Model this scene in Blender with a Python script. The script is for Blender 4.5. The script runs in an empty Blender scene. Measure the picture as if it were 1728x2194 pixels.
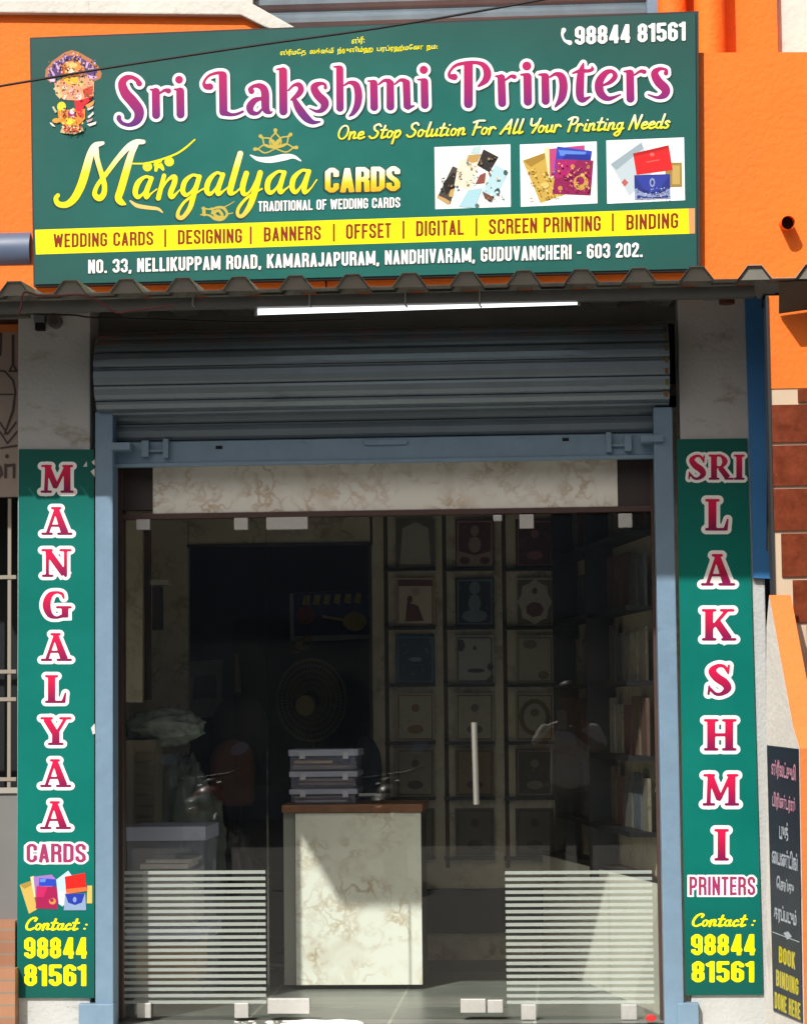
import bpy, bmesh, math, random
import numpy as np
from mathutils import Vector, Matrix
random.seed(7)
sc = bpy.context.scene
COL = sc.collection

# ------------------------------------------------------------------ camera
F = 5200.0                       # focal length in pixels of the 1728 px wide photograph
PW, PH = 1728.0, 2194.0
CAM = Vector((0.72, -10.2, 1.295))
_Y = Vector((334.0, -416.0, -F)).normalized()          # world axes seen from the camera
_Z = Vector((-0.0105, 1.0, 0.0))
_Z.z = (_Y.x * _Z.x + _Y.y * _Z.y) / (-_Y.z)
_Z = (_Z - _Y * _Z.dot(_Y)).normalized()
_X = _Y.cross(_Z)
RW = Matrix((_X, _Y, _Z))                              # camera -> world rotation (rows = world axes)
cam = bpy.data.cameras.new("camera")
cam.sensor_fit = 'HORIZONTAL'; cam.sensor_width = 36.0
cam.lens = F / PW * 36.0
cam.clip_start = 0.1; cam.clip_end = 500.0
camo = bpy.data.objects.new("camera", cam)
camo.matrix_world = Matrix.Translation(CAM) @ RW.to_4x4()
COL.objects.link(camo); sc.camera = camo

# ------------------------------------------------------------------ light
SUN_EL = math.radians(44.8)
SUN_AZ = math.radians(25.6)          # sun stands behind the camera, 26 degrees to its left
SV = Vector((math.sin(SUN_AZ) * math.cos(SUN_EL), math.cos(SUN_AZ) * math.cos(SUN_EL), -math.sin(SUN_EL)))
w = bpy.data.worlds.new("World"); sc.world = w; w.use_nodes = True
nt = w.node_tree
sky = nt.nodes.new("ShaderNodeTexSky"); sky.sky_type = 'NISHITA'; sky.sun_disc = False
sky.sun_elevation = SUN_EL; sky.sun_rotation = math.pi + SUN_AZ
sky.air_density = 0.8; sky.dust_density = 6.0; sky.ozone_density = 0.4
bg = nt.nodes["Background"]; bg.inputs[1].default_value = 0.07
nt.links.new(sky.outputs[0], bg.inputs[0])
sl = bpy.data.lights.new("sun", 'SUN'); sl.energy = 4.4; sl.angle = math.radians(0.5); sl.color = (1.0, 0.97, 0.92)
so = bpy.data.objects.new("sun", sl); so.rotation_euler = SV.to_track_quat('-Z', 'Y').to_euler(); so.location = (-6, -10, 12)
COL.objects.link(so)
sc.view_settings.view_transform = 'Standard'; sc.view_settings.look = 'None'
sc.view_settings.exposure = 0.12; sc.view_settings.gamma = 1.0
sc.cycles.max_bounces = 10; sc.cycles.transparent_max_bounces = 24
sc.cycles.use_denoising = True

# ------------------------------------------------------------------ photo pixels -> places
def ray(px, py):
    return RW @ Vector(((px - PW / 2) / F, -(py - PH / 2) / F, -1.0))
def P(px, py, Y):                       # native photo pixel on the upright plane y = Y
    d = ray(px, py); t = (Y - CAM.y) / d.y
    return CAM + d * t
K = PW / 1708.0
def Q(x, y, Y): return P(x * K, y * K, Y)     # same, pixel measured in the 1708 px wide view
def PZ(px, py, z):
    d = ray(px, py); t = (z - CAM.z) / d.z
    return CAM + d * t
class Plane:
    def __init__(s, o, d=(1, 0)):
        s.o = Vector((o[0], o[1])); s.d = Vector(d).normalized(); s.n = Vector((s.d.y, -s.d.x))
    def hit(s, px, py):
        r = ray(px, py); c = Vector((CAM.x, CAM.y)); rr = Vector((r.x, r.y))
        t = (s.o - c).dot(s.n) / rr.dot(s.n)
        p = CAM + r * t
        return ((Vector((p.x, p.y)) - s.o).dot(s.d), p.z)
    def to3(s, u, z, off=0.0):
        return (s.o.x + s.d.x * u + s.n.x * off, s.o.y + s.d.y * u + s.n.y * off, z)

# ------------------------------------------------------------------ materials
def lin(c):
    if isinstance(c, str):
        c = tuple(int(c[i:i + 2], 16) / 255 for i in (0, 2, 4))
    return tuple((v / 12.92 if v <= 0.04045 else ((v + 0.055) / 1.055) ** 2.4) for v in c)
MATS = {}
def M(name, col, rough=0.6, metal=0.0, spec=0.5, noise=None, bump=None, stain=None, coat=0.0):
    """noise=(scale, amount); bump=(scale, strength); stain=(scale, colour, threshold, stretch)"""
    if name in MATS: return MATS[name]
    m = bpy.data.materials.new(name); m.use_nodes = True; MATS[name] = m
    n = m.node_tree; b = n.nodes["Principled BSDF"]
    c = col if isinstance(col, tuple) and len(col) == 4 else (*lin(col), 1)
    b.inputs['Base Color'].default_value = c
    b.inputs['Roughness'].default_value = rough
    b.inputs['Metallic'].default_value = metal
    b.inputs['Specular IOR Level'].default_value = spec
    if coat: b.inputs['Coat Weight'].default_value = coat
    tc = n.nodes.new("ShaderNodeTexCoord")
    last = None
    if noise:
        t = n.nodes.new("ShaderNodeTexNoise"); t.inputs['Scale'].default_value = noise[0]; t.inputs['Detail'].default_value = 8
        t.inputs['Roughness'].default_value = 0.65
        n.links.new(tc.outputs['Object'], t.inputs['Vector'])
        mr = n.nodes.new("ShaderNodeMapRange"); mr.inputs[1].default_value = 0.25; mr.inputs[2].default_value = 0.75
        mr.inputs[3].default_value = 1 - noise[1]; mr.inputs[4].default_value = 1 + noise[1]
        n.links.new(t.outputs[0], mr.inputs[0])
        mx = n.nodes.new("ShaderNodeMix"); mx.data_type = 'RGBA'; mx.blend_type = 'MULTIPLY'; mx.inputs[0].default_value = 1
        mx.inputs[6].default_value = c; n.links.new(mr.outputs[0], mx.inputs[7])
        last = mx.outputs[2]
        rr = n.nodes.new("ShaderNodeMapRange"); rr.inputs[3].default_value = max(0.02, rough - 0.12); rr.inputs[4].default_value = min(1, rough + 0.12)
        n.links.new(t.outputs[0], rr.inputs[0]); n.links.new(rr.outputs[0], b.inputs['Roughness'])
    if stain:
        t2 = n.nodes.new("ShaderNodeTexNoise"); t2.inputs['Scale'].default_value = stain[0]; t2.inputs['Detail'].default_value = 10
        t2.inputs['Roughness'].default_value = 0.7
        mp = n.nodes.new("ShaderNodeMapping"); mp.inputs['Scale'].default_value = stain[3] if len(stain) > 3 else (1, 1, 1)
        n.links.new(tc.outputs['Object'], mp.inputs[0]); n.links.new(mp.outputs[0], t2.inputs['Vector'])
        mr2 = n.nodes.new("ShaderNodeMapRange"); mr2.inputs[1].default_value = stain[2]; mr2.inputs[2].default_value = stain[2] + 0.14
        n.links.new(t2.outputs[0], mr2.inputs[0])
        mx2 = n.nodes.new("ShaderNodeMix"); mx2.data_type = 'RGBA'
        n.links.new(mr2.outputs[0], mx2.inputs[0])
        if last: n.links.new(last, mx2.inputs[6])
        else: mx2.inputs[6].default_value = c
        mx2.inputs[7].default_value = (*lin(stain[1]), 1)
        last = mx2.outputs[2]
    if last: n.links.new(last, b.inputs['Base Color'])
    if bump:
        t3 = n.nodes.new("ShaderNodeTexNoise"); t3.inputs['Scale'].default_value = bump[0]; t3.inputs['Detail'].default_value = 6
        n.links.new(tc.outputs['Object'], t3.inputs['Vector'])
        bp = n.nodes.new("ShaderNodeBump"); bp.inputs['Strength'].default_value = bump[1]; bp.inputs['Distance'].default_value = 0.01
        n.links.new(t3.outputs[0], bp.inputs['Height']); n.links.new(bp.outputs[0], b.inputs['Normal'])
    return m
def grad(name, stops, rough=0.5, spec=0.3):
    """print whose ink colour runs from the bottom (0) to the top (1) of the lettering"""
    m = bpy.data.materials.new(name); m.use_nodes = True
    n = m.node_tree; b = n.nodes["Principled BSDF"]; b.inputs['Roughness'].default_value = rough
    b.inputs['Specular IOR Level'].default_value = spec
    tc = n.nodes.new("ShaderNodeTexCoord"); sx = n.nodes.new("ShaderNodeSeparateXYZ"); cr = n.nodes.new("ShaderNodeValToRGB")
    n.links.new(tc.outputs['Generated'], sx.inputs[0]); n.links.new(sx.outputs[2], cr.inputs[0]); n.links.new(cr.outputs[0], b.inputs['Base Color'])
    e = cr.color_ramp.elements
    while len(e) < len(stops): e.new(0.5)
    for k, (p, c) in enumerate(stops): e[k].position = p; e[k].color = (*lin(c), 1)
    return m
def marble(name, base, vein, scale, amt=0.6, rough=0.35):
    m = bpy.data.materials.new(name); m.use_nodes = True; MATS[name] = m
    n = m.node_tree; b = n.nodes["Principled BSDF"]; b.inputs['Roughness'].default_value = rough
    tc = n.nodes.new("ShaderNodeTexCoord")
    nz = n.nodes.new("ShaderNodeTexNoise"); nz.inputs['Scale'].default_value = scale * 1.2; nz.inputs['Detail'].default_value = 6
    n.links.new(tc.outputs['Object'], nz.inputs['Vector'])
    va = n.nodes.new("ShaderNodeVectorMath"); va.operation = 'MULTIPLY_ADD'
    va.inputs[1].default_value = (0.45, 0.45, 0.45)
    n.links.new(nz.outputs['Color'], va.inputs[0]); n.links.new(tc.outputs['Object'], va.inputs[2])
    vo = n.nodes.new("ShaderNodeTexVoronoi"); vo.feature = 'DISTANCE_TO_EDGE'; vo.inputs['Scale'].default_value = scale
    n.links.new(va.outputs[0], vo.inputs['Vector'])
    mr = n.nodes.new("ShaderNodeMapRange"); mr.inputs[1].default_value = 0.0; mr.inputs[2].default_value = 0.16
    mr.inputs[3].default_value = 1; mr.inputs[4].default_value = 0; n.links.new(vo.outputs['Distance'], mr.inputs[0])
    n2 = n.nodes.new("ShaderNodeTexNoise"); n2.inputs['Scale'].default_value = scale * 0.9; n2.inputs['Detail'].default_value = 3
    n.links.new(tc.outputs['Object'], n2.inputs['Vector'])
    m2 = n.nodes.new("ShaderNodeMapRange"); m2.inputs[1].default_value = 0.42; m2.inputs[2].default_value = 0.68
    n.links.new(n2.outputs[0], m2.inputs[0])
    mu = n.nodes.new("ShaderNodeMath"); mu.operation = 'MULTIPLY'; n.links.new(mr.outputs[0], mu.inputs[0]); n.links.new(m2.outputs[0], mu.inputs[1])
    m3 = n.nodes.new("ShaderNodeMath"); m3.operation = 'MULTIPLY_ADD'; m3.inputs[1].default_value = amt
    n3 = n.nodes.new("ShaderNodeTexNoise"); n3.inputs['Scale'].default_value = scale * 0.7; n3.inputs['Detail'].default_value = 9; n3.inputs['Distortion'].default_value = 1.0
    n.links.new(tc.outputs['Object'], n3.inputs['Vector'])
    m4 = n.nodes.new("ShaderNodeMapRange"); m4.inputs[1].default_value = 0.5; m4.inputs[2].default_value = 0.85; m4.inputs[4].default_value = 0.45
    n.links.new(n3.outputs[0], m4.inputs[0])
    n.links.new(mu.outputs[0], m3.inputs[0]); n.links.new(m4.outputs[0], m3.inputs[2])
    mx = n.nodes.new("ShaderNodeMix"); mx.data_type = 'RGBA'; n.links.new(m3.outputs[0], mx.inputs[0])
    mx.inputs[6].default_value = (*lin(base), 1); mx.inputs[7].default_value = (*lin(vein), 1)
    n.links.new(mx.outputs[2], b.inputs['Base Color'])
    return m
def see_through(name, col, alpha, rough=0.4, transl=0.0):
    m = bpy.data.materials.new(name); m.use_nodes = True; MATS[name] = m
    n = m.node_tree; b = n.nodes["Principled BSDF"]; out = n.nodes["Material Output"]
    b.inputs['Base Color'].default_value = (*lin(col), 1); b.inputs['Roughness'].default_value = rough
    tr = n.nodes.new("ShaderNodeBsdfTransparent"); mx = n.nodes.new("ShaderNodeMixShader"); mx.inputs[0].default_value = alpha
    src = b.outputs[0]
    if transl:
        tl = n.nodes.new("ShaderNodeBsdfTranslucent"); tl.inputs[0].default_value = (*lin(col), 1)
        m2 = n.nodes.new("ShaderNodeMixShader"); m2.inputs[0].default_value = transl
        n.links.new(b.outputs[0], m2.inputs[1]); n.links.new(tl.outputs[0], m2.inputs[2]); src = m2.outputs[0]
    n.links.new(tr.outputs[0], mx.inputs[1]); n.links.new(src, mx.inputs[2]); n.links.new(mx.outputs[0], out.inputs[0])
    return m
def glass(name):
    m = bpy.data.materials.new(name); m.use_nodes = True; MATS[name] = m
    n = m.node_tree; out = n.nodes["Material Output"]; n.nodes.remove(n.nodes["Principled BSDF"])
    lw = n.nodes.new("ShaderNodeLayerWeight")
    pw = n.nodes.new("ShaderNodeMath"); pw.operation = 'POWER'; pw.inputs[1].default_value = 5
    n.links.new(lw.outputs['Facing'], pw.inputs[0])
    ma = n.nodes.new("ShaderNodeMath"); ma.operation = 'MULTIPLY_ADD'; ma.inputs[1].default_value = 0.95; ma.inputs[2].default_value = 0.055
    n.links.new(pw.outputs[0], ma.inputs[0])
    tr = n.nodes.new("ShaderNodeBsdfTransparent"); tr.inputs[0].default_value = (0.965, 0.985, 0.972, 1)
    gl = n.nodes.new("ShaderNodeBsdfGlossy"); gl.inputs['Roughness'].default_value = 0.0
    mx = n.nodes.new("ShaderNodeMixShader")
    n.links.new(ma.outputs[0], mx.inputs[0]); n.links.new(tr.outputs[0], mx.inputs[1]); n.links.new(gl.outputs[0], mx.inputs[2])
    tc = n.nodes.new("ShaderNodeTexCoord"); nz = n.nodes.new("ShaderNodeTexNoise"); nz.inputs['Scale'].default_value = 3.0; nz.inputs['Detail'].default_value = 9; nz.inputs['Distortion'].default_value = 1.5
    n.links.new(tc.outputs['Object'], nz.inputs['Vector'])
    mr = n.nodes.new("ShaderNodeMapRange"); mr.inputs[1].default_value = 0.35; mr.inputs[2].default_value = 0.8; mr.inputs[3].default_value = 0.001; mr.inputs[4].default_value = 0.0035
    n.links.new(nz.outputs[0], mr.inputs[0])
    df = n.nodes.new("ShaderNodeBsdfDiffuse"); df.inputs[0].default_value = (0.6, 0.6, 0.57, 1)
    m3 = n.nodes.new("ShaderNodeMixShader"); n.links.new(mr.outputs[0], m3.inputs[0]); n.links.new(mx.outputs[0], m3.inputs[1]); n.links.new(df.outputs[0], m3.inputs[2])
    n.links.new(m3.outputs[0], out.inputs[0])
    return m
def glow(name, col, s):
    m = bpy.data.materials.new(name); m.use_nodes = True
    b = m.node_tree.nodes["Principled BSDF"]; b.inputs['Emission Color'].default_value = (*col, 1); b.inputs['Emission Strength'].default_value = s
    return m

orange = M("orange_paint", (0.92, 0.178, 0.010, 1), 0.75, noise=(1.7, 0.13), bump=(45, 0.35), stain=(5.0, "c2661f", 0.60, (2.2, 1, 0.22)))
white_wall = M("white_wash", "d6d3cb", 0.85, noise=(3, 0.12), bump=(40, 0.35), stain=(5, "a39c8c", 0.60, (1.6, 1, 0.4)))
pillar_m = M("pillar_plaster", "b7bab9", 0.88, noise=(5, 0.08), bump=(70, 0.35), stain=(4.0, "8f897b", 0.57, (1, 1, 2.2)))
blue_steel = M("blue_grey_enamel", (0.17, 0.27, 0.375, 1), 0.45, noise=(9, 0.10), bump=(30, 0.15), stain=(16, "596a72", 0.64))
shutter_m = M("shutter_steel", "707f88", 0.34, metal=0.45, noise=(6, 0.12), stain=(5, "4d5a60", 0.6, (0.4, 1, 3)))
rust = M("rust", "6d5836", 0.9, noise=(30, 0.3))
dark_gap = M("shade_black", "15171a", 0.9)  # near-black paints the shade inside gaps, mouths and dark interiors
board_blue = M("painted_blue_board", "2f78b8", 0.55, noise=(8, 0.1), bump=(25, 0.15), stain=(18, "9fb4c4", 0.73))
steel_grey = M("grey_steel", "6d757b", 0.5, metal=0.3, noise=(8, 0.12))
chrome = M("brushed_steel", "d6d4ca", 0.34, metal=0.85)
clamp_m = M("clamp_steel", "c0c0bc", 0.45, metal=0.4, noise=(60, 0.08))
brown_frame = M("brown_anodised", "54413c", 0.4, metal=0.2, noise=(12, 0.12))
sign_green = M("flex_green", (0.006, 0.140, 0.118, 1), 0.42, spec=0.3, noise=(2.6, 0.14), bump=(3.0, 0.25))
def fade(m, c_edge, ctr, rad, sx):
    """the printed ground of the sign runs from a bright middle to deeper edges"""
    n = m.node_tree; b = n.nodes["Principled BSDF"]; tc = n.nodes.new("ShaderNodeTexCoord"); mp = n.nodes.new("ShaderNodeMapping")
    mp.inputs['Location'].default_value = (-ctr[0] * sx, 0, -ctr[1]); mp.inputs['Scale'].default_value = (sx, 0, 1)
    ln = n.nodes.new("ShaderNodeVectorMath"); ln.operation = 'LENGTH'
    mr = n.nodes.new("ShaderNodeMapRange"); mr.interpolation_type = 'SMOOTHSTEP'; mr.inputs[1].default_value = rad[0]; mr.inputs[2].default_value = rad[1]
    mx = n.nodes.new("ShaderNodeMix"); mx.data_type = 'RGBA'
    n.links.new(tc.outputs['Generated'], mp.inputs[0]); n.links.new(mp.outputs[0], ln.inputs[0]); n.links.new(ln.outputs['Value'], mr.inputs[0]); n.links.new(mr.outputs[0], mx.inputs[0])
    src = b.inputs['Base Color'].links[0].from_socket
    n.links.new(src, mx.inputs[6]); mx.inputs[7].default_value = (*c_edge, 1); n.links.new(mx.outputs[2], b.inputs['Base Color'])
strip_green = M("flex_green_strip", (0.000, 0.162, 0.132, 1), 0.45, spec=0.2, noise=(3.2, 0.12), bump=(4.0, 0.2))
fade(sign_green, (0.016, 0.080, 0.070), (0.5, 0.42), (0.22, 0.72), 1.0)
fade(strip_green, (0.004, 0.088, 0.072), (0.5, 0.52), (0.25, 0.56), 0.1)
ink_white = M("ink_white", "f2f4f2", 0.5, spec=0.3)
ink_yellow = M("ink_yellow", "fbf000", 0.5, spec=0.3)
ink_brown = M("ink_brown", "8a2606", 0.5, spec=0.3)
ink_gold = M("ink_gold", "c2b04a", 0.5, spec=0.3)
ink_shadow = M("ink_shadow", "0d3f3a", 0.5, spec=0.3)
ink_peach = M("ink_peach", "efc873", 0.5, spec=0.3)
ink_pink = M("ink_pink", "d56d8c", 0.5, spec=0.3)
glass_m = glass("clear_glass")
glass_edge = M("glass_edge", "4d6f66", 0.2)
frost = see_through("frosted_film", "e6f2ea", 0.52, 0.7, 0.35)
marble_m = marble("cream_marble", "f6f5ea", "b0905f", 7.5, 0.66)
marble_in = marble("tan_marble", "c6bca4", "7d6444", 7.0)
tile_floor = None

# ------------------------------------------------------------------ mesh builder
class MB:
    def __init__(s): s.v = []; s.f = []; s.m = []; s.cm = 0
    def quad(s, *pts):
        b = len(s.v); s.v += [tuple(p) for p in pts]; s.f.append(tuple(range(b, b + len(pts)))); s.m.append(s.cm); return s
    def box(s, x0, x1, y0, y1, z0, z1):
        x0, x1 = sorted((x0, x1)); y0, y1 = sorted((y0, y1)); z0, z1 = sorted((z0, z1))
        s.prism([(x0, y0), (x1, y0), (x1, y1), (x0, y1)], z0, z1)
        return s
    def prism(s, pts, z0, z1):
        """plan outline (counter-clockwise) raised from z0 to z1"""
        b = len(s.v); n = len(pts)
        s.v += [(x, y, z0) for x, y in pts] + [(x, y, z1) for x, y in pts]
        s.f.append(tuple(b + i for i in reversed(range(n)))); s.f.append(tuple(b + n + i for i in range(n)))
        for i in range(n): s.f.append((b + i, b + (i + 1) % n, b + n + (i + 1) % n, b + n + i))
        s.m += [s.cm] * (n + 2); return s
    def slab(s, pts, y0, y1):
        """outline in x,z (counter-clockwise seen from -y) given depth y0 (front) to y1 (back)"""
        b = len(s.v); n = len(pts)
        s.v += [(x, y0, z) for x, z in pts] + [(x, y1, z) for x, z in pts]
        s.f.append(tuple(b + i for i in range(n))); s.f.append(tuple(b + n + i for i in reversed(range(n))))
        for i in range(n): s.f.append((b + (i + 1) % n, b + i, b + n + i, b + n + (i + 1) % n))
        s.m += [s.cm] * (n + 2); return s
    def tube(s, pts, r, n=8, cap=True):
        pts = [Vector(p) for p in pts]; rs = r if isinstance(r, (list, tuple)) else [r] * len(pts)
        b = len(s.v); up = None
        for i, p in enumerate(pts):
            d = (pts[min(i + 1, len(pts) - 1)] - pts[max(i - 1, 0)]).normalized()
            if up is None: up = Vector((0, 0, 1)) if abs(d.z) < 0.9 else Vector((1, 0, 0))
            a = d.cross(up).normalized(); c = a.cross(d).normalized(); up = c
            for k in range(n):
                t = 2 * math.pi * k / n
                s.v.append(tuple(p + (a * math.cos(t) + c * math.sin(t)) * rs[i]))
        for i in range(len(pts) - 1):
            for k in range(n):
                s.f.append((b + i * n + k, b + (i + 1) * n + k, b + (i + 1) * n + (k + 1) % n, b + i * n + (k + 1) % n)); s.m.append(s.cm)
        if cap:
            for i0, od in ((b, 1), (b + (len(pts) - 1) * n, -1)):        # end discs keep their own corners so that smooth sides stay true
                e = len(s.v); s.v += s.v[i0:i0 + n]; s.f.append(tuple(e + k for k in range(n))[::od]); s.m.append(s.cm)
        return s
    def disc(s, c, rx, rz, y0, y1, n=24, tilt=0.0):
        pts = []
        for k in range(n):
            t = 2 * math.pi * k / n; x = rx * math.cos(t); z = rz * math.sin(t)
            pts.append((c[0] + x * math.cos(tilt) - z * math.sin(tilt), c[1] + x * math.sin(tilt) + z * math.cos(tilt)))
        return s.slab(pts, y0, y1)
    def ell(s, c, r, nu=16, nv=10, jit=0.0):
        b = len(s.v)
        for j in range(nv + 1):
            ph = math.pi * j / nv - math.pi / 2
            for i in range(nu):
                th = 2 * math.pi * i / nu; q = 1 + random.uniform(-jit, jit)
                s.v.append((c[0] + r[0] * math.cos(ph) * math.cos(th) * q, c[1] + r[1] * math.cos(ph) * math.sin(th) * q, c[2] + r[2] * math.sin(ph) * q))
        for j in range(nv):
            for i in range(nu):
                s.f.append((b + j * nu + i, b + j * nu + (i + 1) % nu, b + (j + 1) * nu + (i + 1) % nu, b + (j + 1) * nu + i)); s.m.append(s.cm)
        return s
    def build(s, name, mats, parent=None, bevel=0.0, smooth=False, loc=None, merge=False):
        me = bpy.data.meshes.new(name); me.from_pydata(s.v, [], s.f)
        for m in (mats if isinstance(mats, (list, tuple)) else [mats]): me.materials.append(m)
        me.polygons.foreach_set('material_index', s.m)
        if bevel or merge:
            bm = bmesh.new(); bm.from_mesh(me)
            if merge: bmesh.ops.remove_doubles(bm, verts=bm.verts, dist=1e-5)
            if bevel: bmesh.ops.bevel(bm, geom=list(bm.edges), offset=bevel, segments=2, profile=0.6, affect='EDGES', clamp_overlap=True)
            bm.to_mesh(me); bm.free()
        if smooth:
            me.polygons.foreach_set('use_smooth', [True] * len(me.polygons))
        o = bpy.data.objects.new(name, me); COL.objects.link(o)
        if parent is not None: o.parent = parent
        if loc is not None: o.location = loc
        return o
def tag(o, label, cat, group=None, kind=None):
    o['label'] = label; o['category'] = cat
    if group: o['group'] = group
    if kind: o['kind'] = kind
    return o
def thing(name, label, cat, group=None):
    o = bpy.data.objects.new(name, None); o.empty_display_size = 0.1; COL.objects.link(o)
    return tag(o, label, cat, group)
def structure(o): o['kind'] = 'structure'; return o
def pxbox(x0, y0, x1, y1, Y, depth, mb=None):
    """box whose front face covers the native-pixel rectangle on the plane y = Y"""
    a = P(x0, (y0 + y1) / 2, Y); b = P(x1, (y0 + y1) / 2, Y); c = P((x0 + x1) / 2, y0, Y); d = P((x0 + x1) / 2, y1, Y)
    mb = mb or MB()
    return mb.box(a.x, b.x, Y, Y + depth, d.z, c.z)

# ------------------------------------------------------------------ lettering: strokes -> outlines -> flat print
def smooth_stroke(pts, n=5):
    if len(pts) < 3: return pts
    out = []; p = [np.array(q, float) for q in pts]
    p = [2 * p[0] - p[1]] + p + [2 * p[-1] - p[-2]]
    for i in range(1, len(p) - 2):
        for k in range(n):
            t = k / n
            v = 0.5 * ((2 * p[i]) + (-p[i - 1] + p[i + 1]) * t + (2 * p[i - 1] - 5 * p[i] + 4 * p[i + 1] - p[i + 2]) * t * t + (-p[i - 1] + 3 * p[i] - 3 * p[i + 1] + p[i + 2]) * t ** 3)
            v[2] = max(v[2], 0.003); out.append(tuple(v))
    out.append(tuple(p[-2])); return out
def field(strokes, cell, pad):
    """signed distance to a set of strokes: each is (points[(x,y,r)], butt_ends)"""
    xs = [q[0] + s * q[2] for st, _ in strokes for q in st for s in (-1, 1)]; ys = [q[1] + s * q[2] for st, _ in strokes for q in st for s in (-1, 1)]
    x0, y0 = min(xs) - pad, min(ys) - pad
    nx = int((max(xs) + pad - x0) / cell) + 3; ny = int((max(ys) + pad - y0) / cell) + 3
    D = np.full((ny, nx), 1e3)
    for st, butt in strokes:
        if len(st) == 1: st = [st[0], (st[0][0] + 1e-4, st[0][1], st[0][2])]
        for i in range(len(st) - 1):
            ax, ay, ar = st[i]; bx, by, br = st[i + 1]
            e = max(ar, br) + pad
            i0 = max(0, int((min(ax, bx) - e - x0) / cell)); i1 = min(nx, int((max(ax, bx) + e - x0) / cell) + 2)
            j0 = max(0, int((min(ay, by) - e - y0) / cell)); j1 = min(ny, int((max(ay, by) + e - y0) / cell) + 2)
            gx, gy = np.meshgrid(x0 + cell * np.arange(i0, i1), y0 + cell * np.arange(j0, j1))
            dx, dy = bx - ax, by - ay; L = math.hypot(dx, dy) + 1e-9
            al = ((gx - ax) * dx + (gy - ay) * dy) / L; pe = np.abs(-(gx - ax) * dy + (gy - ay) * dx) / L
            t = np.clip(al / L, 0, 1); r = ar + (br - ar) * t
            d = np.hypot(al - t * L, pe) - r
            if butt and i == 0: d = np.where(al < 0, np.maximum(pe - ar, -al), d)
            if butt and i == len(st) - 2: d = np.where(al > L, np.maximum(pe - br, al - L), d)
            D[j0:j1, i0:i1] = np.minimum(D[j0:j1, i0:i1], d)
    return D, x0, y0
def contours(D, x0, y0, cell, level):
    G = D - level; G = np.where(np.abs(G) < 1e-9, 1e-9, G); ins = G < 0
    code = ins[:-1, :-1] * 1 + ins[:-1, 1:] * 2 + ins[1:, 1:] * 4 + ins[1:, :-1] * 8
    js, is_ = np.nonzero((code > 0) & (code < 15))
    nxt = {}; pos = {}
    def ep(j, i, e):
        if e == 0: a, b, k = (j, i), (j, i + 1), (j, i, 0)
        elif e == 1: a, b, k = (j, i + 1), (j + 1, i + 1), (j, i + 1, 1)
        elif e == 2: a, b, k = (j + 1, i), (j + 1, i + 1), (j + 1, i, 0)
        else: a, b, k = (j, i), (j + 1, i), (j, i, 1)
        if k not in pos:
            ga, gb = G[a], G[b]; t = ga / (ga - gb)
            pos[k] = (x0 + cell * (a[1] + t * (b[1] - a[1])), y0 + cell * (a[0] + t * (b[0] - a[0])))
        return k
    T = {1: [(3, 0)], 2: [(0, 1)], 3: [(3, 1)], 4: [(1, 2)], 5: [(3, 0), (1, 2)], 6: [(0, 2)], 7: [(3, 2)], 8: [(2, 3)], 9: [(2, 0)], 10: [(0, 1), (2, 3)], 11: [(2, 1)], 12: [(1, 3)], 13: [(1, 0)], 14: [(0, 3)]}
    for j, i in zip(js.tolist(), is_.tolist()):
        for a, b in T[int(code[j, i])]: nxt[ep(j, i, a)] = ep(j, i, b)
    loops = []
    while nxt:
        k0 = next(iter(nxt)); k = k0; lp = []
        while k in nxt:
            lp.append(pos[k]); k = nxt.pop(k)
        if len(lp) > 3: loops.append(thin(lp, cell * 0.06))
    return [l for l in loops if len(l) > 2]
def thin(lp, tol):
    out = [lp[0]]
    i = 0; n = len(lp)
    while i < n - 1:
        j = min(i + 2, n - 1); best = i + 1
        while j < n and j - i < 14:
            ax, ay = lp[i]; bx, by = lp[j]; L = math.hypot(bx - ax, by - ay) + 1e-12
            if max(abs((p[0] - ax) * (by - ay) - (p[1] - ay) * (bx - ax)) / L for p in lp[i + 1:j]) > tol if j - i > 1 else False: break
            best = j; j += 1
        out.append(lp[best]); i = best
    return out[:-1] if len(out) > 3 and math.hypot(out[0][0] - out[-1][0], out[0][1] - out[-1][1]) < tol * 2 else out
from mathutils.geometry import delaunay_2d_cdt
def fill(loops):
    """triangles covering the even-odd inside of a set of closed loops"""
    pts = []; edges = []
    for l in loops:
        b = len(pts); n = len(l); pts += [Vector(p) for p in l]; edges += [(b + i, b + (i + 1) % n) for i in range(n)]
    v, _, f, _, _, _ = delaunay_2d_cdt(pts, edges, [], 0, 1e-7)
    V_ = np.array([(p.x, p.y) for p in v]); T_ = np.array(f)
    C_ = V_[T_].mean(1); inside = np.zeros(len(T_), bool)
    for i, j in edges:
        (xa, ya), (xb, yb) = pts[i], pts[j]
        if ya == yb: continue
        m = (C_[:, 1] < max(ya, yb)) & (C_[:, 1] >= min(ya, yb))
        inside[m] ^= C_[m, 0] < xa + (C_[m, 1] - ya) * (xb - xa) / (yb - ya)
    return [tuple(p) for p in V_], [tuple(int(q) for q in t) for t in T_[inside]]
LAYER = 0.0006
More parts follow.
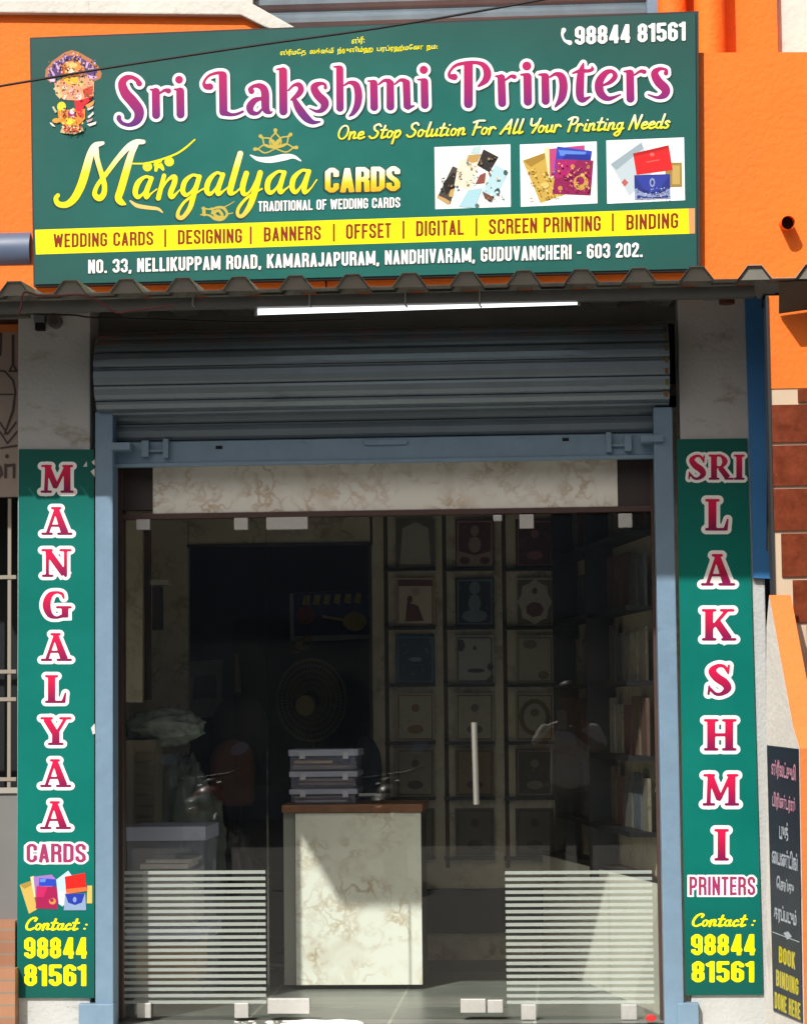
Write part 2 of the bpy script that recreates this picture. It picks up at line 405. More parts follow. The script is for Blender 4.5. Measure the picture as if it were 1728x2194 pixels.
def ink(name, pl, loops_px, mat, parent, layer, gradient_box=None):
    """print closed outlines (native photo pixels) flat on a board plane"""
    lo = [[tuple(10 * c for c in pl.hit(x, y)) for x, y in l] for l in loops_px]
    v, f = fill(lo)
    pts = [pl.to3(u / 10, z / 10, layer * LAYER) for u, z in v]
    f2 = []
    for t in f:                                          # face the street
        a, b, c = (Vector(pts[k]) for k in t[:3]); nn = (b - a).cross(c - a)
        f2.append(t if nn.x * pl.n.x + nn.y * pl.n.y >= 0 else tuple(reversed(t)))
    me = bpy.data.meshes.new(name); me.from_pydata(pts, [], f2); me.materials.append(mat)
    o = bpy.data.objects.new(name, me); COL.objects.link(o); o.parent = parent
    return o
def polys(name, pl, items, parent, layer):
    """several plain shapes of different colours printed side by side: items = [(mat, [(px,py)...]), ...] stacked in order"""
    mb = MB(); mats = []
    for k, (m, pts) in enumerate(items):
        if m not in mats: mats.append(m)
        mb.cm = mats.index(m)
        q = [pl.to3(*pl.hit(*p), layer * LAYER + k * 0.00012) for p in pts]
        a, b, c = (Vector(q[i]) for i in (0, 1, 2)); nn = (b - a).cross(c - b)
        mb.quad(*(q if nn.x * pl.n.x + nn.y * pl.n.y >= 0 else q[::-1]))
    return mb.build(name, mats, parent)

def rr(x0, y0, x1, y1, c): return [(x0 + c, y0), (x1 - c, y0), (x1, y0 + c), (x1, y1 - c), (x1 - c, y1), (x0 + c, y1), (x0, y1 - c), (x0, y0 + c), (x0 + c, y0), (x1 - c, y0)]
def sans(ch, h):
    w = 0.42
    if ch in 'MW': w = 0.58
    if ch in 'I|!.,:': w = 2 * h
    if ch in 'EFLTJ': w = 0.36
    if ch == '1': w = 0.27
    if ch == ' ': return [], 0.2
    if ch == '-': w = 0.24
    L, R, B, T, H, c = h, w - h, h, 1 - h, 0.5, 0.09
    S = {
     'A': [[(h * .9, 0), (w / 2, 1 - h * .4)], [(w - h * .9, 0), (w / 2, 1 - h * .4)], [(.12, .27), (w - .12, .27)]],
     'B': [[(L, 0), (L, 1)], [(L, T), (R - c, T), (R, T - c), (R, H + c), (R - c, H), (L, H)], [(R - c, H), (R, H - c), (R, B + c), (R - c, B), (L, B)]],
     'C': [[(R, .64), (R, T - c), (R - c, T), (L + c, T), (L, T - c), (L, B + c), (L + c, B), (R - c, B), (R, B + c), (R, .36)]],
     'D': [[(L, 0), (L, 1)], [(L, T), (R - c, T), (R, T - c), (R, B + c), (R - c, B), (L, B)]],
     'E': [[(L, 0), (L, 1)], [(L, T), (w, T)], [(L, H), (w - .04, H)], [(L, B), (w, B)]],
     'F': [[(L, 0), (L, 1)], [(L, T), (w, T)], [(L, H), (w - .04, H)]],
     'G': [[(R, .66), (R, T - c), (R - c, T), (L + c, T), (L, T - c), (L, B + c), (L + c, B), (R - c, B), (R, B + c), (R, .46), (w / 2, .46)]],
     'H': [[(L, 0), (L, 1)], [(R, 0), (R, 1)], [(L, H), (R, H)]],
     'I': [[(h, 0), (h, 1)]], '|': [[(h, -.12), (h, 1.12)]],
     'J': [[(R, 1), (R, B + c), (R - c, B), (L + .03, B), (L, B + .05), (L, .28)]],
     'K': [[(L, 0), (L, 1)], [(L, .4), (R + .02, 1)], [(L + .1, .55), (R + .02, 0)]],
     'L': [[(L, 0), (L, 1)], [(L, B), (w, B)]],
     'M': [[(L, 0), (L, 1)], [(R, 0), (R, 1)], [(L, .96), (w / 2, .12)], [(R, .96), (w / 2, .12)]],
     'N': [[(L, 0), (L, 1)], [(R, 0), (R, 1)], [(L, .94), (R, .06)]],
     'O': [rr(L, B, R, T, c)], '0': [rr(L, B, R, T, c)],
     'P': [[(L, 0), (L, 1)], [(L, T), (R - c, T), (R, T - c), (R, .48 + c), (R - c, .45), (L, .45)]],
     'R': [[(L, 0), (L, 1)], [(L, T), (R - c, T), (R, T - c), (R, H + c), (R - c, H), (L, H)], [(R - c, H), (R, H - c), (R + .01, 0)]],
     'S': [[(R, .68), (R, T - c), (R - c, T), (L + c, T), (L, T - c), (L, .68), (L + .05, .57), (R - .05, .43), (R, .32), (R, B + c), (R - c, B), (L + c, B), (L, B + c), (L, .32)]],
     'T': [[(w / 2, 0), (w / 2, 1)], [(0, T), (w, T)]],
     'U': [[(L, 1), (L, B + c), (L + c, B), (R - c, B), (R, B + c), (R, 1)]],
     'V': [[(h * .9, 1), (w / 2, h * .4)], [(w - h * .9, 1), (w / 2, h * .4)]],
     'W': [[(h * .9, 1), (w * .28, 0.02)], [(w * .28, 0.02), (w / 2, .9)], [(w / 2, .9), (w * .72, 0.02)], [(w * .72, 0.02), (w - h * .9, 1)]],
     '1': [[(R, 0), (R, 1)], [(0.0, .8), (R, .9)]],
     '2': [[(L, .68), (L, T - c), (L + c, T), (R - c, T), (R, T - c), (R, .64), (L, .16), (L, B), (w, B)]],
     '3': [[(L, .7), (L, T - c), (L + c, T), (R - c, T), (R, T - c), (R, H + c), (R - c, H), (R, H - c), (R, B + c), (R - c, B), (L + c, B), (L, B + c), (L, .3)]],
     '4': [[(R - .03, 0), (R - .03, 1)], [(R - .05, .96), (L, .25)], [(L * .3, .25), (w, .25)]],
     '5': [[(w - .02, T), (L, T), (L, .52), (L + c, .58), (R - c, .58), (R, .58 - c), (R, B + c), (R - c, B), (L + c, B), (L, B + c), (L, .3)]],
     '6': [rr(L, B, R, .57, c), [(L, .4), (L, T - c), (L + c, T), (R - c, T), (R, T - c), (R, .72)]],
     '8': [rr(L + .01, H, R - .01, T, c), rr(L, B, R, H, c)],
     '9': [rr(L, .43, R, T, c), [(R, .6), (R, B + c), (R - c, B), (L + c, B), (L, B + c), (L, .28)]],
     '.': [[(h, 0), (h, 2 * h)]], ',': [[(h, 2 * h), (h, h), (h * .5, -.1)]], ':': [[(h, .1), (h, .1 + 2 * h)], [(h, .5), (h, .5 + 2 * h)]],
     '-': [[(0, .42), (w, .42)]],
    }[ch]
    return [([(x, y, h) for x, y in st], True) for st in S], w
def ellipse(cx, cy, rx, ry, n=12): return [(cx + rx * math.sin(2 * math.pi * k / n), cy + ry * math.cos(2 * math.pi * k / n)) for k in range(n + 1)]
SCR = {
 'O': ([ellipse(.3, .5, .25, .46)], .62), 'S': ([[(.5, .82), (.36, .97), (.15, .85), (.2, .6), (.42, .4), (.36, .1), (.14, .02), (0, .15)]], .52),
 'F': ([[(.13, 0), (.2, .9)], [(0, .86), (.25, .97), (.58, .96)], [(.15, .5), (.45, .52)]], .5),
 'A': ([[(0, 0), (.42, .97)], [(.42, .97), (.48, 0)], [(.14, .33), (.48, .36)]], .56),
 'Y': ([[(.05, .97), (.08, .6), (.24, .5), (.46, .68)], [(.52, .97), (.45, .5), (.28, 0)]], .5),
 'P': ([[(.15, 0), (.2, .95)], [(.0, .82), (.2, .97), (.46, .93), (.5, .7), (.36, .5), (.18, .5)]], .5),
 'N': ([[(.02, 0), (.14, .97)], [(.14, .97), (.42, .03)], [(.42, .03), (.54, .97)]], .6),
 'C': ([[(.46, .72), (.5, .9), (.36, .97), (.16, .82), (.04, .45), (.1, .12), (.3, .02), (.52, .16)]], .52),
 'n': ([[(.05, .48), (.05, 0)], [(.05, .3), (.2, .5), (.3, .4), (.28, .08), (.42, .08)]], .42),
 'e': ([[(.05, .24), (.3, .32), (.25, .48), (.1, .42), (.05, .2), (.16, .02), (.4, .12)]], .36),
 't': ([[(.17, .85), (.11, .1), (.2, .02), (.33, .1)], [(0, .56), (.32, .56)]], .32), 'o': ([ellipse(.17, .25, .13, .23), [(.28, .4), (.4, .36)]], .38),
 'p': ([[(.06, .48), (.02, -.4)], [(.05, .32), (.2, .5), (.33, .3), (.2, .02), (.05, .1)]], .4), 'l': ([[(.16, .97), (.1, .1), (.2, .02), (.3, .1)]], .26),
 'u': ([[(.05, .48), (.05, .1), (.15, .02), (.3, .2), (.32, .48)], [(.32, .48), (.32, .08), (.44, .06)]], .42), 'i': ([[(.1, .48), (.08, .08), (.2, .04)], [(.13, .74)]], .22),
 'r': ([[(.05, .48), (.05, 0)], [(.05, .32), (.18, .5), (.3, .42), (.34, .38)]], .36), 'g': ([ellipse(.17, .26, .13, .22), [(.31, .48), (.28, -.2), (.15, -.4), (.0, -.28), (.2, -.05), (.42, .1)]], .4),
 'd': ([ellipse(.17, .25, .13, .22), [(.36, .97), (.31, .1), (.42, .06)]], .42), 's': ([[(.27, .42), (.16, .5), (.06, .38), (.25, .18), (.15, .02), (0, .08)]], .32),
 'a': ([ellipse(.17, .25, .13, .22), [(.31, .48), (.3, .08), (.42, .06)]], .42), 'c': ([[(.3, .38), (.19, .48), (.05, .25), (.15, .02), (.36, .12)]], .36),
 ':': ([[(.1, .1)], [(.14, .42)]], .25), ' ': ([], .24)}
def script(ch, h):
    st, wd = SCR[ch]
    return [(smooth_stroke([(x + .22 * y, y, h * (1.0 if len(s) < 12 else .85)) for x, y in s]), False) for s in st], wd
def serif(ch, h):
    k, n, s = .12, .05, .042
    def sf(a, b, y=.042): return [(a, y, s), (b, y, s)]
    G = {
     'I': ([[(.2, .05, k), (.2, .95, k)], sf(.02, .38), sf(.02, .38, .958)], .4),
     'L': ([[(.2, .05, k), (.2, .95, k)], sf(.02, .62), sf(.02, .38, .958), [(.66, .36, .025), (.6, .07, .06)]], .7),
     'A': ([[(.16, .05, n), (.44, .93, n)], [(.45, .93, .09), (.74, .06, .125)], [(.26, .33, .038), (.6, .33, .038)], sf(0, .3), sf(.52, .95), sf(.32, .58, .958)], .95),
     'M': ([[(.14, .05, .06), (.17, .95, .06)], [(.2, .92, .1), (.47, .2, .1)], [(.47, .2, .05), (.8, .93, .06)], [(.84, .05, .11), (.84, .95, .11)], sf(0, .3), sf(.66, 1.02), sf(.02, .3, .958), sf(.72, 1.0, .958)], 1.02),
     'N': ([[(.16, .05, n), (.16, .95, n)], [(.18, .9, .11), (.72, .1, .11)], [(.76, .08, n), (.76, .95, n)], sf(.02, .32), sf(0, .3, .958), sf(.6, .92, .958), [(.76, .05, .05), (.76, .06, .05)]], .94),
     'G': ([[(.72, .74, .03), (.66, .9, .05), (.47, .95, .045), (.25, .84, .1), (.15, .5, .13), (.25, .16, .1), (.47, .05, .045), (.7, .12, .06)], [(.76, .06, .11), (.76, .4, .11)], sf(.5, .94, .42)], .96),
     'Y': ([[(.16, .93, .115), (.45, .42, .115)], [(.78, .93, n), (.5, .42, n)], [(.47, .45, k), (.47, .05, k)], sf(0, .34, .958), sf(.62, .95, .958), sf(.25, .69)], .95),
     'S': ([[(.62, .76, .04), (.52, .92, .05), (.33, .94, .06), (.16, .78, .11), (.3, .57, .13), (.54, .4, .13), (.62, .22, .11), (.45, .06, .06), (.26, .06, .05), (.1, .22, .045)], [(.66, .95, .035), (.64, .7, .03)], [(.05, .05, .035), (.07, .3, .03)]], .76),
     'R': ([[(.2, .05, k), (.2, .95, k)], [(.25, .955, .045), (.48, .95, .05), (.64, .74, .11), (.5, .52, .05), (.25, .5, .045)], [(.45, .48, .11), (.76, .08, .12)], sf(.02, .38), sf(.66, .95), sf(.02, .3, .958)], .92),
     'K': ([[(.2, .05, k), (.2, .95, k)], [(.3, .42, n), (.72, .94, n)], [(.44, .58, .11), (.78, .06, .12)], sf(.02, .38), sf(.6, .98), sf(.02, .38, .958), sf(.56, .92, .958)], .98),
     'H': ([[(.2, .05, k), (.2, .95, k)], [(.74, .05, k), (.74, .95, k)], [(.2, .5, .05), (.74, .5, .05)], sf(.02, .38), sf(.56, .92), sf(.02, .38, .958), sf(.56, .92, .958)], .94)}
    st, wd = G[ch]
    return [(smooth_stroke(q) if len(q) > 3 else q, len(q) == 2 and q[0][2] > .085) for q in st], wd
def layout(text, font, h, track):
    x = 0; out = []
    for ch in text:
        st, wd = font(ch, h)
        for pts, b in st: out.append(([(px + x, py, r) for px, py, r in pts], b))
        x += wd + track
    return out, x - track
def textline(name, pl, parent, text, font, h, track, A, B, hA, hB, mat, layer, cell=0.03, outline=None, lean=0.0):
    """A, B = baseline ends in native pixels, hA, hB = capital height there; outline = [(grow, mat, layer, dx, dy)...]"""
    st, wd = layout(text, font, h, track)
    obs = []
    pad = max([0.08] + [o[0] for o in (outline or [])]) + 3 * cell
    D, x0, y0 = field(st, cell, pad)
    def mp(l, dx=0, dy=0):
        r = []
        for x, y in l:
            t = x / wd; hh = hA + (hB - hA) * t
            r.append((A[0] + (B[0] - A[0]) * t + lean * y * hh + dx, A[1] + (B[1] - A[1]) * t - y * hh + dy))
        return r
    for k, o in enumerate(outline or []):
        ink(name + "_outline", pl, [mp(l, o[3], o[4]) for l in contours(D, x0, y0, cell, o[0])], o[1], parent, o[2])
    return ink(name, pl, [mp(l) for l in contours(D, x0, y0, cell, 0.0)], mat, parent, layer)
def tamil(name, pl, parent, text, A, B, hgt, mat, layer, bold=0.0, outline=None):
    cu = bpy.data.curves.new("tmp", 'FONT'); cu.body = text; cu.size = 1.0; cu.offset = bold; cu.resolution_u = 2
    o = bpy.data.objects.new("tmp", cu); COL.objects.link(o)
    def grab(off):
        cu.offset = off
        dg = bpy.context.evaluated_depsgraph_get(); dg.update()
        me = bpy.data.meshes.new_from_object(o.evaluated_get(dg))
        v = [(q.co.x, q.co.y) for q in me.vertices]; f = [tuple(p.vertices) for p in me.polygons]; bpy.data.meshes.remove(me)
        return v, f
    base, _ = grab(bold)
    if not base: bpy.data.objects.remove(o); return None
    xs = [p[0] for p in base]; ys = [p[1] for p in base]; xa, xb, ya, yb = min(xs), max(xs), min(ys), max(ys)
    res = None
    for off, m, ly, nm in ([(outline[0], outline[1], layer - 0.5, name + "_outline")] if outline else []) + [(bold, mat, layer, name)]:
        v, f = grab(off)
        pts = []
        for x, y in v:
            t = (x - xa) / (xb - xa); s = (y - ya) / (yb - ya)
            pts.append(pl.to3(*pl.hit(A[0] + (B[0] - A[0]) * t, A[1] + (B[1] - A[1]) * t - s * hgt), ly * LAYER))
        me = bpy.data.meshes.new(nm); me.from_pydata(pts, [], f); me.materials.append(m)
        res = bpy.data.objects.new(nm, me); COL.objects.link(res); res.parent = parent
    bpy.data.objects.remove(o)
    return res
def traced(strokes, s, ox, oy): return [(smooth_stroke([(ox + x * s, oy + y * s, r * s) for x, y, r in st]), False) for st in strokes]

# ================================================================== the building
YP = -0.21                                    # front of the pillars
YU = -0.30                                    # upper storey wall
street = MB().quad((-60, -60, -0.30), (60, -60, -0.30), (60, 4, -0.30), (-60, 4, -0.30)).build("street", M("street_paving", (0.15, 0.138, 0.122, 1), 0.9, noise=(1.5, 0.2), bump=(80, 0.5), stain=(2, "8a8070", 0.62)))
structure(street)

def tile_mat(name, c1, c2, grout, sx, sz, axes=(0, 1), rough=0.35, off=0.5, mortar=0.012, swirl=0.0, var=0.12):
    m = bpy.data.materials.new(name); m.use_nodes = True; n = m.node_tree; b = n.nodes["Principled BSDF"]; b.inputs['Roughness'].default_value = rough
    tc = n.nodes.new("ShaderNodeTexCoord"); sp = n.nodes.new("ShaderNodeSeparateXYZ"); cb = n.nodes.new("ShaderNodeCombineXYZ")
    n.links.new(tc.outputs['Object'], sp.inputs[0]); n.links.new(sp.outputs[axes[0]], cb.inputs[0]); n.links.new(sp.outputs[axes[1]], cb.inputs[1])
    br = n.nodes.new("ShaderNodeTexBrick"); br.offset = off; br.inputs['Scale'].default_value = 1; br.inputs['Brick Width'].default_value = sx; br.inputs['Row Height'].default_value = sz
    br.inputs['Mortar Size'].default_value = mortar; br.inputs['Color1'].default_value = (*lin(c1), 1); br.inputs['Color2'].default_value = (*lin(c2), 1); br.inputs['Mortar'].default_value = (*lin(grout), 1)
    n.links.new(cb.outputs[0], br.inputs['Vector'])
    nz = n.nodes.new("ShaderNodeTexNoise"); nz.inputs['Scale'].default_value = 14 if swirl else 5; nz.inputs['Detail'].default_value = 8; nz.inputs['Distortion'].default_value = swirl
    n.links.new(tc.outputs['Object'], nz.inputs['Vector'])
    mr = n.nodes.new("ShaderNodeMapRange"); mr.inputs[1].default_value = .3; mr.inputs[2].default_value = .7; mr.inputs[3].default_value = 1 - var; mr.inputs[4].default_value = 1 + var
    n.links.new(nz.outputs[0], mr.inputs[0])
    mx = n.nodes.new("ShaderNodeMix"); mx.data_type = 'RGBA'; mx.blend_type = 'MULTIPLY'; mx.inputs[0].default_value = 1
    n.links.new(br.outputs[0], mx.inputs[6]); n.links.new(mr.outputs[0], mx.inputs[7]); n.links.new(mx.outputs[2], b.inputs['Base Color'])
    return m
floor_m = tile_mat("floor_tiles", "6d706b", "767970", "9b9a8c", 0.6, 0.6, off=0.0, mortar=0.006, var=0.16)
step_m = M("cement_step", "c9c4b6", 0.85, noise=(4, 0.18), bump=(50, 0.4), stain=(3, "d8d5cc", 0.6))
floor = MB().quad((-2.4, -0.12, 0), (2.4, -0.12, 0), (2.4, 5.2, 0), (-2.4, 5.2, 0)).build("shop_floor", floor_m); structure(floor)
stp = MB().box(-1.9, 1.75, -0.85, -0.12, -0.30, -0.004).build("threshold_step", step_m, bevel=0.008); structure(stp)

# ---- orange upper storey, left of and behind the signboard
up = thing("upper_storey_wall", "orange painted upper storey wall with white moulding behind the green signboard", "wall")
zb = P(800, 640, YU).z
zt_l = P(100, 48, YU).z
mb = MB()
# left orange field, with the sloping end under the white moulding
xl = P(-700, 300, YU).x
mb.slab([(xl, zb), (P(700, 640, YU).x, zb), (P(640, 78, YU).x, P(640, 78, YU).z), (P(566, 62, YU).x, P(566, 62, YU).z), (P(518, 35, YU).x, P(518, 35, YU).z), (xl, P(-700, 16, YU).z)], YU, YU + 0.15)
mb.slab([(P(700, 640, YU).x, zb), (P(2400, 640, YU).x, zb), (P(2400, 112, YU).x, P(2400, 108, YU).z), (P(1440, 112, YU).x, P(1440, 112, YU).z), (P(700, 112, YU).x, P(700, 112, YU).z)], YU + 0.002, YU + 0.152)
mb.build("wall_face", orange, up)
mld = MB()
a = [(P(x, y, YU).x, P(x, y, YU).z) for x, y in ((-700, 24), (518, 36), (570, 62), (640, 84), (672, 84), (527, 3), (300, 3), (-700, 3))]
mld.slab(a, YU - 0.035, YU + 0.16); mld.build("white_moulding", white_wall, up, bevel=0.006)
# recessed upper level with shutter, pipes and white wall
YR = 0.25
rec = thing("upper_floor", "recessed first floor with orange and white walls above the signboard", "wall")
pxbox(1405, -420, 1660, 140, YR, 0.2).build("orange_pier", orange, rec)
pxbox(1660, -420, 2500, 140, YR + 0.05, 0.2).build("white_pier", white_wall, rec)
pxbox(-900, -420, 540, 60, YR + 0.05, 0.2).build("left_pier", white_wall, rec)
us = thing("upper_shutter", "grey corrugated rolling shutter of the first floor just above the signboard", "shutter")
mb = MB(); xa, xb2 = P(540, 20, YR + 0.1).x, P(1385, 20, YR + 0.1).x
prof = []
z = P(900, 160, YR).z
while z < 5.4:
    for t, d in ((0, 0.0), (.012, .012), (.03, .022), (.05, .022), (.07, .010), (.078, 0.0)): prof.append((YR + 0.12 - d, z + t))
    z += 0.083
for (y0_, z0_), (y1_, z1_) in zip(prof, prof[1:]): mb.quad((xa, y0_, z0_), (xb2, y0_, z0_), (xb2, y1_, z1_), (xa, y1_, z1_))
mb.build("curtain", shutter_m, us, smooth=False)
pxbox(1383, -420, 1408, 140, YR - 0.03, 0.12).build("guide", blue_steel, us)
lg = MB(); lg.box(P(900, 118, YU).x - 3, P(2400, 118, YU).x, YU + 0.155, YR + 0.4, P(1500, 118, YU).z - 0.08, P(1500, 118, YU).z - 0.01); lg.build("ledge", orange, rec)
for k, (xc, r) in enumerate(((1440, 0.062), (1520, 0.066))):
    t = MB(); c = P(xc, 60, YR - 0.12); t.tube([(c.x, YR - 0.10, P(xc, 116, YR - .1).z - 0.05), (c.x, YR - 0.10, 5.2)], r, 20)
    o = t.build("drain_pipe", orange, None, smooth=True)
    tag(o, ["orange painted drain pipe against the grey shutter edge above the signboard", "orange painted drain pipe standing nearer the white wall above the signboard"][k], "pipe", "orange drain pipes above the signboard")
# spout pipe in the orange wall
sp = thing("spout_pipe", "short orange drain spout with dark mouth sticking out of the right orange wall", "pipe")
c = P(1682, 478, YU); mb = MB(); mb.tube([(c.x, YU + .01, c.z), (c.x + .004, YU - 0.075, c.z - .012)], 0.028, 16, cap=False); mb.build("pipe", orange, sp, smooth=True)
mb = MB(); mb.tube([(c.x, YU - 0.02, c.z - .003), (c.x, YU - 0.015, c.z - .003)], 0.027, 16); mb.build("mouth", dark_gap, sp)

# ---- left neighbour
pb = MB(); c = P(20, 533, YU); pb.tube([(c.x - 1.5, YU + 0.045, c.z), (P(66, 530, YU).x, YU + 0.045, c.z)], 0.082, 24)
o = pb.build("grey_pipe", M("grey_blue_pipe", "56657f", 0.5, noise=(6, .08)), None, smooth=True); tag(o, "thick grey blue horizontal pipe at the left end of the signboard", "pipe")
nb = thing("neighbour_shop", "shaded neighbouring shop front with printed wall panel at the left edge", "shopfront")
YN = -0.12
pxbox(-500, 700, 42, 714, YN - 0.05, 0.04).build("lintel_strip", M("orange_lintel", "b0672a", 0.6, noise=(10, .15)), nb)
pxbox(-500, 560, 42, 700, YN, 0.05).build("lintel", M("brown_lintel", "6b5550", 0.8, noise=(5, .15)), nb)
panel_m = M("printed_panel", "96897f", 0.6, noise=(4, 0.08))
pxbox(-500, 714, 42, 1068, YN - 0.01, 0.04).build("printed_panel", panel_m, nb)
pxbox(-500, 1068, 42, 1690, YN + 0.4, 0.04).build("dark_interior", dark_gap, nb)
mb = MB()
for x in (-190, -130, -70, 16): pxbox(x, 1068, x + 7, 1690, YN, 0.012, mb)
for y in (1236, 1438, 1497, 1668): pxbox(-500, y, 34, y + 8, YN - 0.004, 0.012, mb)
mb.build("window_bars", M("cream_bars", "8f867a", 0.5), nb)
pxbox(-500, 1692, 42, 1975, YN - 0.02, 0.05).build("grey_panel", M("grey_lower_panel", "70706f", 0.6, noise=(3, .06)), nb)
pxbox(-500, 1690, 42, 1702, YN - 0.03, 0.012).build("sill", M("sill_grey", "9a978e", 0.6), nb)
pln = Plane((0, YN - 0.012))
st = [([(28, 720, 3), (28, 780, 3)], False), ([(28, 780, 2), (20, 795, 2), (36, 795, 2), (28, 780, 2)], False), ([(-10, 795, 2), (10, 795, 2), (28, 815, 2), (33, 840, 2), (28, 880, 3), (10, 930, 2)], False),
      ([(0, 845, 1.6), (28, 845, 1.6)], False), ([(0, 905, 2), (16, 930, 2), (34, 905, 2)], False), ([(0, 925, 2), (16, 950, 2), (36, 925, 2)], False), ([(2, 960, 2), (36, 955, 2)], False),
      ([(2, 715, 3), (0, 760, 3)], False), ([(15, 977, 4), (15, 978, 4)], False), ([(-12, 1000, 3), (0, 1000, 3), (4, 1015, 3), (-2, 1022, 3)], False), ([(12, 996, 3), (12, 1022, 3)], False), ([(12, 998, 3), (30, 996, 3), (30, 1022, 3)], False)]
D, x0, y0 = field(st, 1.0, 5); ink("panel_drawing", pln, contours(D, x0, y0, 1.0, 0), M("drawing_brown", "4a3e3a", 0.7), nb, 1)
terr = tile_mat("terracotta_tiles", "a97a5c", "976a50", "857a6c", 0.4, 0.05, axes=(0, 2), rough=0.6, mortar=0.004)
ns = thing("neighbour_steps", "terracotta tiled steps at the lower left edge", "steps")
for k, (y0_, y1_, Yk) in enumerate(((1975, 2078, YN - .1), (2078, 2300, YN - 0.165))): pxbox(-500, y0_, 32, y1_, Yk, 0.3).build("step", terr, ns)

# ---- pillars
def pillar(label, x0, x1, ytop, right_extra=None):
    o = pxbox(x0, ytop, x1, 2260, YP, 0.30).build("pillar", pillar_m, None, bevel=0.006)
    return tag(o, label, "pillar")
pillar("plastered pillar behind the MANGALYAA sign, left of the shop opening", 37, 193, 600)
pillar("plastered pillar behind the SRI LAKSHMI sign, right of the shop opening", 1466, 1642, 600)
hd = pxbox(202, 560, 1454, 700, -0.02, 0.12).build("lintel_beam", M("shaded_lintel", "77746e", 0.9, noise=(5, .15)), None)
tag(hd, "dark plaster beam under the roof above the rolled shutter", "beam")

# ---- corrugated roof
rf = thing("corrugated_roof", "weathered corrugated metal awning roof over the shop opening", "roof")
YE = -0.90
roof_m = M("weathered_roof_sheet", "8c8b82", 0.6, metal=0.0, noise=(7, 0.22), stain=(9, "5d5748", 0.58))
ze = P(860, 612, YE).z                       # valley height at the front edge
pitch = 124.0 * (10.2 + YE) / F
xs0 = P(30, 600, YE).x
def roofprof(xa, xb, dz=0.0):
    pts = []
    k = math.floor((xa - xs0) / pitch) - 1
    while True:
        c = xs0 + k * pitch
        for dx, h in ((-.066, 0), (-.027, .052), (.027, .052), (.066, 0)):
            pts.append((c + dx, h + dz))
        if c > xb: break
        k += 1
    return [p for p in pts if xa <= p[0] <= xb]
xa, xb2 = P(-420, 600, YE).x, P(2150, 600, YE).x
pr = roofprof(xa, xb2)
mb = MB(); SL = 0.05
for (x0, h0), (x1, h1) in zip(pr, pr[1:]):
    for dz, fl in ((0.0, 1), (-0.003, 0)):
        q = [(x0, YE, ze + h0 + dz), (x1, YE, ze + h1 + dz), (x1, 0.0, ze + h1 + dz + SL * .9), (x0, 0.0, ze + h0 + dz + SL * .9)]
        mb.quad(*(q if fl else q[::-1]))
    mb.quad((x0, YE, ze + h0 - .003), (x1, YE, ze + h1 - .003), (x1, YE, ze + h1), (x0, YE, ze + h0))
mb.build("roof_sheet", roof_m, rf)
# folded ridge fillers seen along the front
mb = MB()
k = math.floor((xa - xs0) / pitch)
while xs0 + k * pitch < xb2:
    c = xs0 + k * pitch
    if c - .07 > xa: mb.slab([(c - .058, ze - .004), (c + .058, ze - .004), (c + .024, ze + .043), (c - .024, ze + .043)], YE + 0.012, YE + 0.018)
    k += 1
mb.build("ridge_filler", M("filler_grey", "75736a", 0.8, noise=(9, .15)), rf)
# purlin under the edge and the small hooks
YPU = YE + 0.10
pxbox(-420, 633, 1616, 656, YPU, 0.05).build("purlin", M("purlin_steel", "64645f", 0.5, metal=.3, noise=(5, .12)), rf)
pxbox(-420, 660, 60, 684, YPU + 0.3, 0.05).build("back_purlin", M("purlin_steel", ""), rf)
mb = MB()
for x in (413, 663, 868, 1027):
    c = P(x, 640, YPU - .005); mb.tube([(c.x, YPU - .006, c.z + .03), (c.x, YPU - .006, c.z - .025), (c.x + .008, YPU - .006, c.z - .034)], 0.004, 6)
mb.build("hook_bolts", M("hook_grey", "9a988f", 0.5), rf)
mb = MB(); c = P(1556, 625, -0.42); mb.tube([(c.x, -0.42, c.z + .03), (c.x, -0.42, c.z - .05)], 0.032, 16); mb.build("roof_post", M("oxide_red", "5a2a26", 0.6, noise=(20, .2)), rf, smooth=False)
es = MB(); pp = [P(1668, 604, -1.06), P(1790, 600, -1.06), P(1790, 655, -.875), P(1668, 672, -.875)]
es.quad(*pp[::-1]); es.quad(*[p + Vector((0, .004, .006)) for p in pp]); es.build("end_sheet", M("end_sheet_grey", "4a4941", .8, noise=(7, .12)), rf)

# ---- tube light
tl = thing("tube_light", "lit white tube light hanging under the front edge of the roof", "lamp")
YT = -0.74
a = P(552, 668, YT); b = P(1236, 646, YT)
tb = MB(); tb.tube([(a.x, YT, a.z), (b.x, YT, b.z)], 0.0125, 12); tb.build("tube", glow("tube_glow", (0.93, 0.97, 1.0), 1.6), tl, smooth=False)
fx = MB(); fx.slab([(a.x - .005, a.z + .013), (b.x + .005, b.z + .013), (b.x + .005, b.z + .034), (a.x - .005, a.z + .034)], YT - 0.012, YT + 0.02); fx.build("batten", M("batten_white", "8f8d86", 0.5), tl)
for e, s in ((a, -1), (b, 1)):
    cp = MB(); cp.box(e.x, e.x + s * .012, YT - .014, YT + .018, e.z - .014, e.z + .03); cp.build("end_cap", M("cap_grey", "8a8a88", 0.5), tl)

